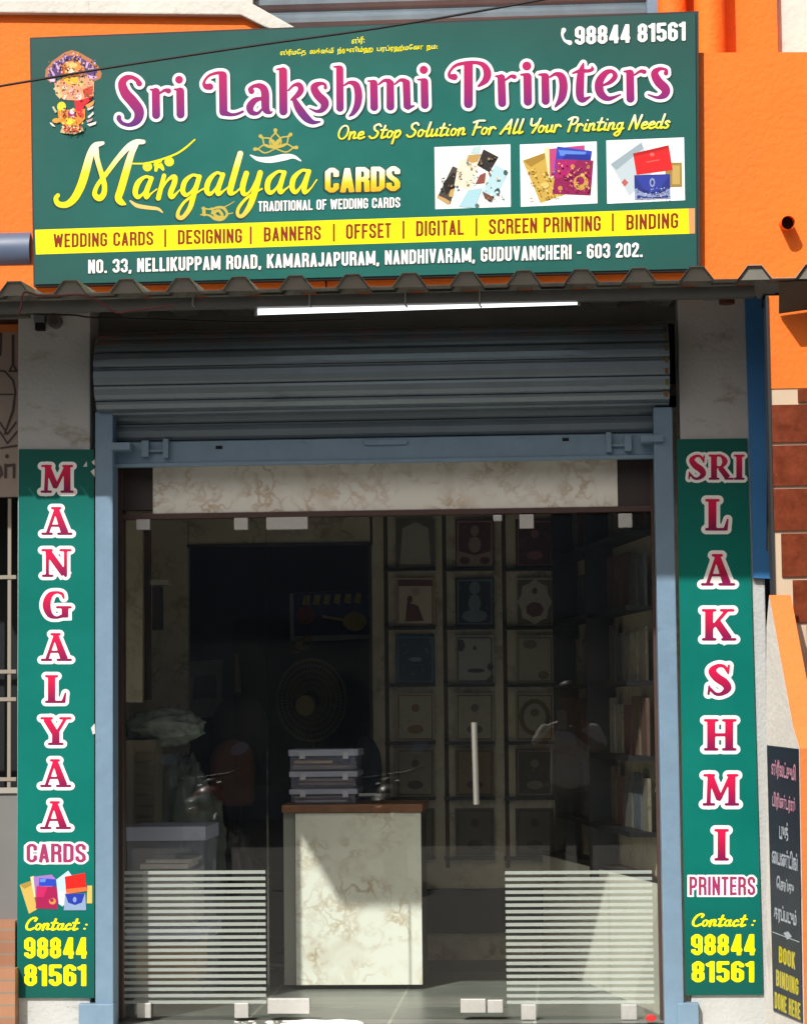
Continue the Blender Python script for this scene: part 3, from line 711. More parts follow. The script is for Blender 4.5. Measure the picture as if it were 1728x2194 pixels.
# ---- rolling shutter
sh = thing("rolling_shutter", "half open blue grey rolling shutter above the glass shop door", "shutter")
cz = P(800, 782, -0.36).z; cr = 0.175; cy = -0.17
xa, xb2 = P(200, 790, -0.34).x, P(1434, 790, -0.34).x
prof = []
ang = 100.0
while ang > -92:
    for t, d in ((0, -.014), (1.0, -.004), (4, .002), (12, .0045), (19, .002), (22.3, -.002), (23.2, -.014)):
        q = math.radians(ang - t); prof.append((cy - (cr + d) * math.cos(q), cz + (cr + d) * math.sin(q)))
    ang -= 24.2
mb = MB()
for (y0_, z0_), (y1_, z1_) in zip(prof, prof[1:]): mb.quad((xa, y0_, z0_), (xa, y1_, z1_), (xb2, y1_, z1_), (xb2, y0_, z0_))
for x in (xa, xb2): mb.quad(*[(x, y, z) for y, z in (prof if x == xa else prof[::-1])])
mb.build("coil", shutter_m, sh)
for k in range(7):
    rs = MB()
    z0_ = cz + .15 - k * .045 + random.uniform(-.005, .005); q = math.asin(max(-1, min(1, (z0_ - cz) / (cr + .004))))
    y0_ = cy - (cr + .0065) * math.cos(q); wdt = random.uniform(.006, .016)
    q2 = math.asin(max(-1, min(1, (z0_ - .022 - cz) / (cr + .004)))); y1_ = cy - (cr + .0065) * math.cos(q2)
    rs.quad((xb2 - .012 - wdt, y0_, z0_), (xb2 - .012 - wdt * .6, y1_, z0_ - .022), (xb2 - .006, y1_, z0_ - .022), (xb2 - .006, y0_, z0_))
    rs.build("rust_patch", rust, sh)
YC = -0.13
xa, xb2 = P(240, 900, YC).x, P(1414, 900, YC).x
prof = []
zt = P(800, 866, YC).z; zbm = P(800, 938, YC).z
npr = 2; hh = (zt - zbm) / npr
for k in range(npr):
    for t, d in ((0, 0), (.08, .0), (.12, .012), (.4, .02), (.75, .014), (.93, .004), (.95, -.008), (.99, -.008)): prof.append((YC - d, zt - (k + t) * hh))
prof.insert(0, (YC, cz))
mb = MB()
for (y0_, z0_), (y1_, z1_) in zip(prof, prof[1:]): mb.quad((xa, y0_, z0_), (xa, y1_, z1_), (xb2, y1_, z1_), (xb2, y0_, z0_))
mb.build("curtain", shutter_m, sh)
bb = MB(); z1, z0 = P(820, 938, YC).z, P(820, 990, YC).z
for (y0_, z0_), (y1_, z1_) in zip([(YC - .004, z1), (YC - .022, z1 - .004), (YC - .022, z0 + .012), (YC - .034, z0 + .008), (YC - .034, z0 - .006), (YC + .01, z0 - .006)], [(YC - .022, z1 - .004), (YC - .022, z0 + .012), (YC - .034, z0 + .008), (YC - .034, z0 - .006), (YC + .01, z0 - .006), (YC + .01, z1)]):
    bb.quad((xa, y0_, z0_), (xa, y1_, z1_), (xb2, y1_, z1_), (xb2, y0_, z0_))
bar_m = M("bottom_bar_enamel", "7590a4", 0.45, noise=(7, 0.14), stain=(11, "4c5c66", 0.62, (.6, 1, 2)))
bar = bb.build("bottom_bar", bar_m, sh)
YB = YC - 0.022
hd = MB(); c = P(826, 948, YB); hd.slab([(c.x - .095, c.z), (c.x - .085, c.z - .011), (c.x + .085, c.z - .011), (c.x + .095, c.z), (c.x + .085, c.z + .011), (c.x - .085, c.z + .011)], YB - 0.012, YB + .002); hd.build("handle", bar_m, bar, bevel=.003)
for sgn, xs in ((-1, (303, 318, 345, 360, 238, 278)), (1, (1352, 1337, 1309, 1294, 1420, 1372))):
    k = MB(); pxbox(min(xs[0], xs[1]), 944 if sgn < 0 else 932, max(xs[0], xs[1]), 978 if sgn < 0 else 966, YB - 0.03, 0.031, k); pxbox(min(xs[2], xs[3]) + 4, 940 if sgn < 0 else 926, max(xs[2], xs[3]), 980 if sgn < 0 else 968, YB - 0.03, 0.031, k)
    pxbox(min(xs[0], xs[2]), 963 if sgn < 0 else 951, max(xs[1], xs[3]), 968 if sgn < 0 else 956, YB - 0.02, 0.012, k)
    k.build("lock_bracket", bar_m, bar)
    k = MB(); pxbox(min(xs[4:]), 948 if sgn < 0 else 932, max(xs[4:]), 963 if sgn < 0 else 946, -0.25, 0.10, k); k.build("slide_bolt", bar_m, sh)
pxbox(462, 955, 476, 962, YB - .002, .003).build("slot", dark_gap, bar); pxbox(1204, 938, 1218, 945, YB - .002, .003).build("slot", dark_gap, bar)
g = MB(); pxbox(204, 882, 242, 2260, -0.228, 0.125, g); gl = g.build("guide_rail", blue_steel, sh, bevel=.004)
g = MB(); pxbox(1412, 872, 1453, 2260, -0.228, 0.125, g); gr = g.build("guide_rail", blue_steel, sh, bevel=.004)
g = MB(); pxbox(168, 2152, 243, 2260, -0.25, 0.06, g); g.build("base_plate", blue_steel, sh, bevel=.004)
g = MB(); pxbox(1452, 2150, 1497, 2260, -0.25, 0.06, g); g.build("base_plate", blue_steel, sh, bevel=.004)

# ---- door frame, fascia and glass
fr = thing("door_frame", "dark brown aluminium frame round the glass shop front", "frame")
pxbox(243, 985, 263, 2185, -0.03, 0.08).build("jamb", brown_frame, fr, bevel=.002)
pxbox(1403, 970, 1414, 2190, -0.03, 0.08).build("jamb", brown_frame, fr, bevel=.002)
pxbox(263, 1093, 1403, 1104, -0.028, 0.07).build("head", brown_frame, fr, bevel=.002)
dk = M("dark_brown_laminate", "3a3230", 0.45, noise=(20, .15), stain=(9, "8a5a30", 0.74))
pxbox(263, 960, 327, 1093, -0.012, 0.05).build("corner_panel", dk, fr)
pxbox(1322, 960, 1403, 1093, -0.012, 0.05).build("corner_panel", dk, fr)
fa = pxbox(327, 940, 1322, 1093, -0.02, 0.06).build("marble_fascia", marble_m, None, bevel=.002)
tag(fa, "cream marble fascia board between shutter and glass door", "fascia")
pw = pxbox(180, 560, 1500, 960, 0.06, 0.05).build("bulkhead", dark_gap, None); tag(pw, "dark bulkhead wall hidden behind the rolled shutter", "wall")

GT, GB = 0.0, 0.010
def pane(x0, x1, y0, y1, parent):
    m = MB(); a = P(x0, 1600, 0).x; b = P(x1, 1600, 0).x; zt = P((x0 + x1) / 2, y0, 0).z; zb = P((x0 + x1) / 2, y1, 0).z
    m.cm = 0; m.quad((a, GT, zb), (b, GT, zb), (b, GT, zt), (a, GT, zt)); m.quad((b, GB, zb), (a, GB, zb), (a, GB, zt), (b, GB, zt))
    m.cm = 1; m.quad((a, GT, zb), (a, GT, zt), (a, GB, zt), (a, GB, zb)); m.quad((b, GT, zt), (b, GT, zb), (b, GB, zb), (b, GB, zt)); m.quad((a, GT, zt), (b, GT, zt), (b, GB, zt), (a, GB, zt)); m.quad((b, GT, zb), (a, GT, zb), (a, GB, zb), (b, GB, zb))
    return m.build("pane", [glass_m, glass_edge], parent)
def clamp(parent, x0, y0, x1, y1, name="clamp"):
    m = MB(); pxbox(x0, y0, x1, y1, GT - 0.024, 0.022, m); pxbox(x0, y0, x1, y1, GB + 0.002, 0.02, m)
    return m.build(name, clamp_m, parent, bevel=.003)
def strips(parent, x0, x1):
    m = MB()
    for k in range(21):
        y = 1866 + 13.9 * k
        a = P(x0 + 2, 1990, GT); b = P(x1 - 2, 1990, GT); zt = P((x0 + x1) / 2, y, GT).z; zb = P((x0 + x1) / 2, y + 7.2, GT).z
        m.quad((a.x, GT - .0012, zb), (b.x, GT - .0012, zb), (b.x, GT - .0012, zt), (a.x, GT - .0012, zt))
    return m.build("frosted_strips", frost, parent)
lp = thing("glass_sidelight", "fixed glass side panel with frosted strips left of the door", "glass panel", "fixed glass side panels")
pane(263, 571, 1104, 2178, lp); strips(lp, 263, 571)
for b in ((291, 1106, 321, 1135), (501, 1106, 531, 1135), (293, 2150, 323, 2182), (502, 2150, 532, 2182)): clamp(lp, *b)
rp = thing("glass_sidelight", "fixed glass side panel with frosted strips right of the steel door handle", "glass panel", "fixed glass side panels")
pane(1079, 1403, 1104, 2184, rp); strips(rp, 1081, 1400)
for b in ((1112, 1102, 1143, 1132), (1324, 1100, 1354, 1130), (1116, 2153, 1148, 2186), (1330, 2153, 1364, 2186)): clamp(rp, *b)
dr = thing("glass_door", "clear frameless glass door with long steel pull handle in the middle", "door")
pane(573, 1077, 1106, 2160, dr)
for b in ((570, 1106, 659, 1134), (573, 2140, 663, 2173)): clamp(dr, *b, name="patch_hinge")
clamp(dr, 1056, 1103, 1075, 1116, "stop"); clamp(dr, 986, 2141, 1040, 2171, "lock_case"); clamp(dr, 1044, 2143, 1077, 2171, "lock_keeper")
hm = MB(); a = P(1015, 1548, -0.055); b = P(1020, 1724, -0.055)
hm.tube([(a.x, -.055, a.z), (b.x, -.055, b.z)], 0.0125, 16)
for q in (0.12, 0.88):
    z = a.z + (b.z - a.z) * q; hm.tube([(a.x, -.055, z), (a.x, GT, z)], 0.007, 10)
hm.build("pull_handle", chrome, dr, smooth=False)

# ================================================================== signs
YS = -0.352
PS = Plane((0, YS))
sg = thing("signboard", "large green shop signboard with magenta title lettering above the corrugated roof", "signboard")
quad = [(67, 83), (1489, 27), (1492, 575), (75, 609)]
def board(pl, q, parent, mat, name, depth, off=0.0):
    m = MB(); f = [pl.to3(*pl.hit(*p), off) for p in q]; b = [pl.to3(*pl.hit(*p), off - depth) for p in q]
    m.quad(*f[::-1]); m.quad(*b)
    for i in range(4): j = (i + 1) % 4; m.quad(f[i], f[j], b[j], b[i])
    return m.build(name, mat, parent)
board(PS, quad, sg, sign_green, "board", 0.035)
board(PS, [(63, 79), (1496, 22), (1499, 579), (71, 613)], sg, M("sign_frame_dark", "23262a", 0.6), "frame", 0.042, -0.006)
polys("yellow_band", PS, [(ink_yellow, [(75, 492), (1488, 446), (1488, 500), (77, 545)])], sg, 1)
title = []
c1 = [
 [(285, 245, 26), (262, 212, 20), (215, 188, 19), (165, 198, 28), (132, 245, 36), (160, 330, 44), (225, 405, 47), (282, 490, 45), (268, 570, 36), (205, 612, 20), (140, 602, 17), (105, 565, 20), (104, 545, 21)],
 [(385, 298, 8), (425, 303, 14)], [(432, 318, 36), (435, 525, 36)], [(462, 335, 9), (510, 305, 14), (545, 310, 24)],
 [(640, 210, 35)], [(600, 296, 8), (640, 300, 16)], [(650, 315, 36), (653, 520, 36)],
 [(915, 272, 30), (878, 270, 24), (862, 232, 12), (905, 175, 12), (975, 150, 14), (1030, 150, 16)], [(1030, 172, 37), (1035, 490, 37)], [(1032, 500, 32), (1100, 522, 16), (1160, 515, 13), (1208, 494, 11)],
 [(1285, 312, 27), (1275, 290, 18), (1315, 265, 17), (1370, 270, 28), (1405, 320, 36), (1412, 465, 35), (1450, 505, 13), (1470, 495, 6)], [(1385, 375, 13), (1315, 395, 26), (1272, 450, 33), (1285, 500, 26), (1340, 510, 15), (1388, 465, 10)],
 [(1512, 118, 8), (1560, 112, 12)], [(1567, 135, 37), (1570, 492, 37)]]
c2 = [
 [(85, 395, 10), (135, 345, 14), (190, 338, 26), (212, 385, 31), (180, 440, 28), (115, 490, 12)], [(140, 482, 22), (190, 580, 40), (260, 670, 40), (330, 718, 24), (405, 715, 8)],
 [(460, 368, 18), (455, 335, 14), (405, 325, 20), (345, 362, 36), (378, 440, 42), (452, 520, 44), (430, 590, 28), (370, 608, 16), (300, 580, 7)],
 [(545, 155, 8), (595, 155, 14)], [(605, 178, 37), (608, 575, 38)], [(650, 345, 9), (705, 315, 17), (770, 340, 34), (795, 430, 39), (785, 540, 36), (745, 620, 24), (705, 656, 9)],
 [(893, 300, 8), (940, 302, 14)], [(950, 325, 39), (955, 565, 40)], [(1000, 335, 9), (1055, 295, 16), (1105, 300, 26)], [(1118, 325, 38), (1120, 560, 40)], [(1165, 332, 9), (1220, 290, 16), (1265, 298, 26)], [(1282, 320, 38), (1290, 550, 38)], [(1300, 570, 24), (1362, 552, 7)],
 [(1458, 186, 42)], [(1398, 286, 8), (1445, 285, 14)], [(1465, 308, 39), (1470, 545, 40)]]
c3 = [
 [(138, 208, 23), (108, 203, 15), (106, 172, 9), (150, 127, 11), (230, 110, 13), (300, 110, 13), (345, 132, 20), (366, 180, 27), (353, 230, 23), (305, 272, 8)], [(235, 128, 31), (235, 393, 31)],
 [(425, 203, 7), (455, 205, 12)], [(462, 215, 27), (468, 388, 28)], [(492, 228, 7), (528, 203, 11), (552, 207, 16)],
 [(638, 132, 31)], [(598, 192, 7), (632, 192, 12)], [(642, 208, 29), (645, 378, 29)],
 [(722, 192, 7), (755, 192, 12)], [(765, 207, 27), (768, 373, 28)], [(798, 208, 7), (838, 187, 13), (878, 207, 26), (891, 270, 29), (879, 350, 26), (835, 413, 7)],
 [(1028, 115, 6), (1014, 170, 22), (1006, 240, 28), (1005, 335, 28), (1025, 366, 20), (1075, 345, 6)], [(955, 182, 6), (1005, 166, 13), (1062, 166, 12), (1090, 155, 12), (1088, 138, 6)],
 [(1160, 268, 7), (1215, 242, 15), (1248, 202, 18), (1225, 168, 13), (1178, 184, 21), (1138, 245, 29), (1146, 318, 29), (1200, 358, 17), (1285, 330, 5)],
 [(1310, 170, 7), (1342, 170, 12)], [(1350, 183, 27), (1353, 358, 28)], [(1382, 193, 7), (1422, 168, 11), (1448, 172, 16)],
 [(1598, 182, 16), (1598, 158, 10), (1556, 152, 13), (1520, 182, 25), (1545, 240, 31), (1594, 290, 31), (1588, 330, 25), (1540, 350, 11), (1475, 330, 5)]]
title = traced(c1, .24005, 230, 120) + traced(c2, .21077, 600, 110) + traced(c3, .3103, 930, 100)
D, x0, y0 = field(title, 0.8, 12)
ink("title_shadow", PS, [[(x + 2.5, y + 3) for x, y in l] for l in contours(D, x0, y0, 0.8, 6.6)], ink_shadow, sg, 1)
ink("title_outline", PS, contours(D, x0, y0, 0.8, 6.4), ink_white, sg, 2)
ink("title_lettering", PS, contours(D, x0, y0, 0.8, 0), grad("title_magenta", ((0.1, "641e78"), (0.45, "98166a"), (0.85, "b60e60"))), sg, 3)
m1 = [
 [(108, 622, 20), (88, 655, 22), (115, 705, 26), (190, 710, 30), (265, 652, 36), (330, 530, 40), (375, 390, 40), (418, 235, 36), (465, 145, 30), (540, 118, 17)],
 [(472, 170, 28), (488, 280, 24), (530, 420, 24), (556, 520, 25), (550, 605, 27), (508, 648, 30), (462, 610, 24), (488, 525, 20), (560, 432, 22), (680, 272, 24), (780, 160, 28), (860, 110, 28), (932, 106, 20)],
 [(860, 132, 24), (812, 230, 31), (768, 380, 36), (716, 560, 36), (690, 645, 34), (718, 688, 28), (758, 706, 9)],
 [(1012, 458, 18), (950, 442, 14), (880, 500, 26), (852, 590, 26), (880, 638, 20), (938, 590, 10), (1000, 472, 12)], [(1010, 457, 21), (962, 580, 26), (962, 638, 21), (1010, 600, 8), (1062, 560, 6)],
 [(1130, 432, 21), (1075, 648, 24)], [(1090, 590, 9), (1168, 472, 12), (1228, 444, 25), (1230, 500, 26), (1192, 600, 26), (1210, 638, 19), (1268, 582, 7), (1292, 560, 6)],
 [(1460, 437, 16), (1402, 427, 14), (1330, 490, 24), (1310, 580, 24), (1348, 618, 18), (1410, 560, 10), (1460, 452, 14)], [(1470, 442, 23), (1420, 600, 26), (1380, 740, 24), (1312, 832, 20), (1266, 828, 20), (1270, 770, 16), (1330, 682, 13), (1440, 600, 9), (1512, 555, 7)]]
m2 = [
 [(140, 442, 14), (92, 427, 12), (30, 490, 22), (10, 570, 22), (40, 603, 16), (90, 550, 9), (140, 452, 12)], [(146, 442, 19), (105, 560, 22), (110, 602, 18), (160, 570, 7), (215, 520, 6)],
 [(290, 267, 24), (260, 370, 26), (215, 530, 26), (206, 592, 22), (250, 590, 9), (312, 530, 6)],
 [(340, 432, 23), (310, 540, 24), (320, 603, 18), (370, 580, 8), (440, 450, 9)], [(455, 427, 23), (415, 570, 26), (370, 700, 24), (310, 783, 16), (270, 778, 14), (276, 720, 14), (340, 640, 11), (420, 585, 9), (470, 560, 7)],
 [(650, 422, 14), (602, 417, 12), (530, 480, 22), (515, 560, 22), (545, 593, 16), (600, 540, 9), (650, 432, 12)], [(656, 425, 19), (620, 540, 22), (625, 588, 18), (670, 560, 7), (712, 525, 6)],
 [(850, 412, 14), (802, 407, 12), (735, 470, 22), (720, 550, 22), (750, 588, 16), (800, 530, 9), (850, 422, 12)], [(860, 415, 19), (825, 530, 22), (825, 588, 18), (870, 562, 7), (925, 485, 6)]]
ma = traced(m1, .2225, 100, 280) + traced(m2, .2576, 440, 260)
D, x0, y0 = field(ma, 0.8, 8)
ink("script_shadow", PS, [[(x - 1.5, y + 2.5) for x, y in l] for l in contours(D, x0, y0, 0.8, 1.2)], ink_shadow, sg, 1)
ink("script_lettering", PS, contours(D, x0, y0, 0.8, 0), grad("script_yellow", ((0.02, "f2c44f"), (0.25, "fae800"), (0.6, "fbe92e"), (0.9, "fdf6d8"))), sg, 2)
def strokes_ink(name, st, s, ox, oy, mat, layer, cell=0.7):
    D, x0, y0 = field(traced(st, s, ox, oy), cell, 4); return ink(name, PS, contours(D, x0, y0, cell, 0), mat, sg, layer)
strokes_ink("swash", [[(805, 675, 8), (870, 720, 19), (980, 740, 18), (1070, 752, 15), (1115, 785, 6)]], .2225, 100, 280, ink_peach, 2)
strokes_ink("garland", [[(830, 315, 7), (930, 315, 8), (1010, 300, 8), (1120, 270, 9), (1250, 220, 9), (1340, 160, 9), (1425, 85, 7)], [(970, 345, 45)], [(1180, 297, 45)], [(1045, 300, 14), (1095, 292, 14)], [(1050, 325, 20), (1105, 345, 20)], [(1052, 380, 14), (1060, 330, 20)], [(1120, 370, 14), (1100, 330, 18)]], .2225, 100, 280, ink_yellow, 2)
for cx, cy in ((970, 345), (1180, 297)): polys("medallion_centre", PS, [(ink_peach, [(100 + .2225 * (cx + 16 * math.cos(t)), 280 + .2225 * (cy + 16 * math.sin(t))) for t in [q * math.pi / 4 for q in range(8)]])], sg, 3)
def petal(tx, ty, wd, cx=582, cy=225):
    L = math.hypot(tx - cx, ty - cy); ux, uy = (tx - cx) / L, (ty - cy) / L
    return [[(cx, cy, 5), (cx + ux * L * .5 + s * uy * wd, cy + uy * L * .5 - s * ux * wd, 6), (cx + ux * L * .86, cy + uy * L * .86, 6)] for s in (1, -1)] + [[(cx + ux * L * .86, cy + uy * L * .86, 9), (tx, ty, 16)]]
lot = []
for tx, ty, wd in ((582, 72, 38), (458, 122, 36), (708, 108, 36), (412, 230, 34), (756, 216, 34)): lot += petal(tx, ty, wd)
for tx, ty in ((530, 130), (634, 128)): lot += petal(tx, ty, 20)[:2]
strokes_ink("lotus", lot, .2576, 440, 260, ink_gold, 2)
strokes_ink("lotus_swoosh", [[(375, 280, 5), (440, 312, 18), (540, 318, 26), (650, 298, 28), (730, 292, 16), (792, 326, 6)]], .2576, 440, 260, ink_white, 2)
kn = [[(-30, 720, 5), (40, 730, 7), (100, 715, 10), (150, 720, 12), (180, 770, 10), (140, 815, 10), (80, 810, 12), (30, 780, 8), (-40, 775, 5)], [(60, 760, 14), (110, 740, 12), (140, 775, 12)], [(50, 720, 6), (90, 790, 14), (150, 800, 16)], [(150, 715, 5), (200, 690, 4), (240, 665, 3)], [(180, 770, 6), (230, 760, 3)], [(-15, 722, 14), (-10, 775, 14)]]
strokes_ink("knot", kn, .2576, 440, 260, ink_gold, 1.5)
textline("cards_lettering", PS, sg, "CARDS", sans, .085, .04, (696, 412.5), (857, 408.5), 53, 53, grad("cards_gold", ((0.05, "efb21c"), (0.4, "f3d21d"), (0.8, "fbf5dd"))), 2.5, outline=[(.05, ink_shadow, 1, -1, 2)])
textline("wedding_line", PS, sg, "TRADITIONAL OF WEDDING CARDS", sans, .075, .06, (553, 453), (857, 444), 22, 22, ink_white, 2, outline=[(.04, ink_shadow, 1, 0, 1)])
textline("slogan", PS, sg, "One Stop Solution For All Your Printing Needs", script, .062, .045, (720, 299), (1432, 274), 31, 31, grad("slogan_yellow", ((0.0, "e8d22a"), (0.5, "f0ee25"), (0.9, "f4fbd0"))), 2.5, cell=.025, outline=[(.05, ink_shadow, 1, 1.2, 1.5)])
textline("phone_number", PS, sg, "98844 81561", sans, .082, .06, (1231, 95.5), (1468, 86), 39, 40, ink_white, 2, outline=[(.04, ink_shadow, 1, .5, 1.5)])
D, x0, y0 = field([(smooth_stroke([(1207, 64, 5), (1204, 74, 2.6), (1209, 86, 2.6), (1220, 91, 5)]), False)], .5, 3); ink("phone_icon", PS, contours(D, x0, y0, .5, 0), ink_white, sg, 2)
for t, x0, y0, x1, y1, h in (("WEDDING CARDS", 115, 530, 328, 524.5, 29), ("DESIGNING", 381, 523, 518, 519.5, 30), ("BANNERS", 565, 517, 687, 513, 30), ("OFFSET", 741, 511.5, 837, 508.5, 31), ("DIGITAL", 891, 505.5, 993, 502.5, 32), ("SCREEN PRINTING", 1047, 501.5, 1286, 494, 32), ("BINDING", 1341, 492, 1452, 488, 32)):
    textline("service_lettering", PS, sg, t, sans, .068, .1, (x0, y0), (x1, y1), h, h, ink_brown, 2.5)
for x, y in ((354, 510), (537, 504), (715, 498), (864, 492), (1020, 486), (1312, 476)): polys("band_divider", PS, [(ink_brown, [(x - 2, y - 19), (x + 2, y - 19), (x + 2, y + 19), (x - 2, y + 19)])], sg, 2)
polys("band_end", PS, [(M("reflection_orange", "ef9a5a", .5), [(1474, 446.5), (1488, 446), (1488, 500), (1476, 500.5)])], sg, 2)  # orange reflection on the folded end of the band is painted in
textline("address", PS, sg, "NO. 33, NELLIKUPPAM ROAD, KAMARAJAPURAM, NANDHIVARAM, GUDUVANCHERI - 603 202.", sans, .078, .075, (189, 585.5), (1376, 550), 29, 31, ink_white, 2, outline=[(.05, ink_shadow, 1, .5, 1.5)])
tamil("invocation", PS, sg, "\u0bb8\u0bcd\u0bb0\u0bc0\u0bae\u0bc7\u0ba4  \u0bb2\u0b95\u0bcd\u0bb7\u0bcd\u0bae\u0bc0  \u0ba8\u0bcd\u0bb0\u0bc1\u0bb8\u0bbf\u0bae\u0bcd\u0bb9  \u0baa\u0bb0\u0baa\u0bcd\u0bb0\u0bb9\u0bcd\u0bae\u0bc7\u0ba3  \u0ba8\u0bae:", (600, 122), (937, 108), 16, ink_yellow, 2, bold=.02)
tamil("invocation", PS, sg, "\u0bb8\u0bcd\u0bb0\u0bc0:", (753, 97), (781, 94), 17, ink_yellow, 2, bold=.02)
# three printed card pictures
def pic(name, s, ox, oy, items, layer, parent, pl=None):
    return polys(name, pl or PS, [(M("print_" + c, c, 0.5, spec=.3), [(ox + x * s, oy + y * s) for x, y in pts]) for c, pts in items], parent, layer)
def blob(cx, cy, rx, ry, n=12, rot=0): return [(cx + rx * math.cos(2 * math.pi * k / n + rot), cy + ry * math.sin(2 * math.pi * k / n + rot)) for k in range(n)]
Z = (.50820, 860, 270)
pic("card_picture", *Z, [("f3f6f4", [(138, 88), (458, 76), (460, 340), (142, 350)]), ("4a423a", [(215, 168), (246, 182), (205, 330), (150, 300)]), ("221d1b", [(218, 195), (240, 205), (225, 260), (185, 290), (175, 240)]), ("c5a06a", [(150, 290), (185, 305), (205, 318), (198, 334), (150, 304)]),
  ("e8dcc8", [(240, 150), (290, 118), (330, 150), (290, 270), (222, 250)]), ("c09a5a", [(280, 122), (335, 118), (320, 150), (275, 160)]), ("2c2827", [(345, 97), (408, 130), (370, 195), (318, 165)]), ("b9d6d6", [(300, 90), (335, 82), (325, 120), (290, 115)]),
  ("b4d7e0", [(395, 160), (452, 195), (380, 325), (335, 285)]), ("8a4a3c", [(330, 205), (355, 195), (350, 240), (310, 245)]), ("a8d2de", [(280, 270), (340, 260), (310, 345), (240, 340)]), ("6f4b3a", [(340, 275), (390, 300), (378, 322), (350, 305)]), ("3d5b57", blob(438, 196, 9, 12)), ("2f4e4c", blob(405, 275, 10, 14)), ("58736c", blob(318, 335, 9, 9)), ("c8a65c", [(205, 270), (222, 262), (215, 300), (198, 296)])], 1, sg)
pic("card_picture", *Z, [("f5f6f3", [(498, 77), (822, 64), (825, 325), (502, 340)]), ("c9a649", [(510, 145), (612, 108), (690, 288), (585, 325)]), ("a5822f", [(512, 146), (612, 110), (618, 128), (545, 172)]), ("ead9a0", [(600, 95), (622, 90), (640, 215), (620, 225)]), ("c2417f", [(622, 96), (770, 80), (772, 110), (655, 200), (625, 215)]),
  ("2743b8", [(655, 85), (802, 105), (796, 150), (640, 220)]), ("5f86dd", [(660, 100), (780, 108), (770, 122), (668, 125)]), ("1c2f96", [(690, 118), (800, 120), (792, 145), (670, 150)]), ("8e1552", [(655, 140), (808, 145), (796, 292), (635, 285)]), ("a91a66", [(655, 140), (740, 142), (700, 215), (645, 220)]), ("c79a45", blob(755, 238, 32, 32)), ("8e1552", blob(752, 230, 18, 18)), ("c58a4b", blob(720, 170, 9, 9)), ("c58a4b", blob(668, 262, 10, 10)), ("c58a4b", blob(786, 172, 7, 8)), ("d9b35a", blob(762, 206, 9, 7)), ("dcc06e", blob(605, 250, 16, 14)), ("b38f36", blob(552, 196, 10, 8))], 1, sg)
pic("card_picture", *Z, [("f5f7f6", [(862, 60), (1190, 47), (1194, 312), (866, 327)]), ("bccbd3", [(880, 160), (1010, 68), (1062, 190), (960, 295)]), ("98aab4", [(880, 160), (1010, 68), (1020, 92), (905, 185)]), ("c0605e", blob(940, 238, 15, 17, 4)), ("9c8040", [(1110, 155), (1180, 153), (1182, 256), (1112, 258)]), ("bfa35c", [(1140, 165), (1172, 165), (1172, 245), (1140, 245)]), ("d81f24", [(975, 115), (1125, 80), (1142, 185), (990, 205)]), ("b3161d", [(975, 115), (1125, 80), (1127, 92), (977, 128)]), ("e0675f", blob(1055, 120, 10, 8)), ("e0675f", [(1030, 150), (1085, 140), (1086, 144), (1031, 154)]),
  ("24307f", [(980, 207), (1130, 202), (1132, 306), (982, 310)]), ("8f9cc0", [(982, 310), (1132, 306), (1131, 262), (1085, 285), (1030, 286), (981, 262)]), ("24307f", [(990, 305), (1124, 302), (1120, 290), (1080, 299), (1035, 300), (995, 290)]), ("2d3c9c", [(983, 210), (1128, 206), (1090, 268), (1055, 280), (1020, 268)]), ("8a96bb", blob(1056, 238, 12, 20, 8)), ("24307f", blob(1056, 238, 6, 11, 8))], 1, sg)
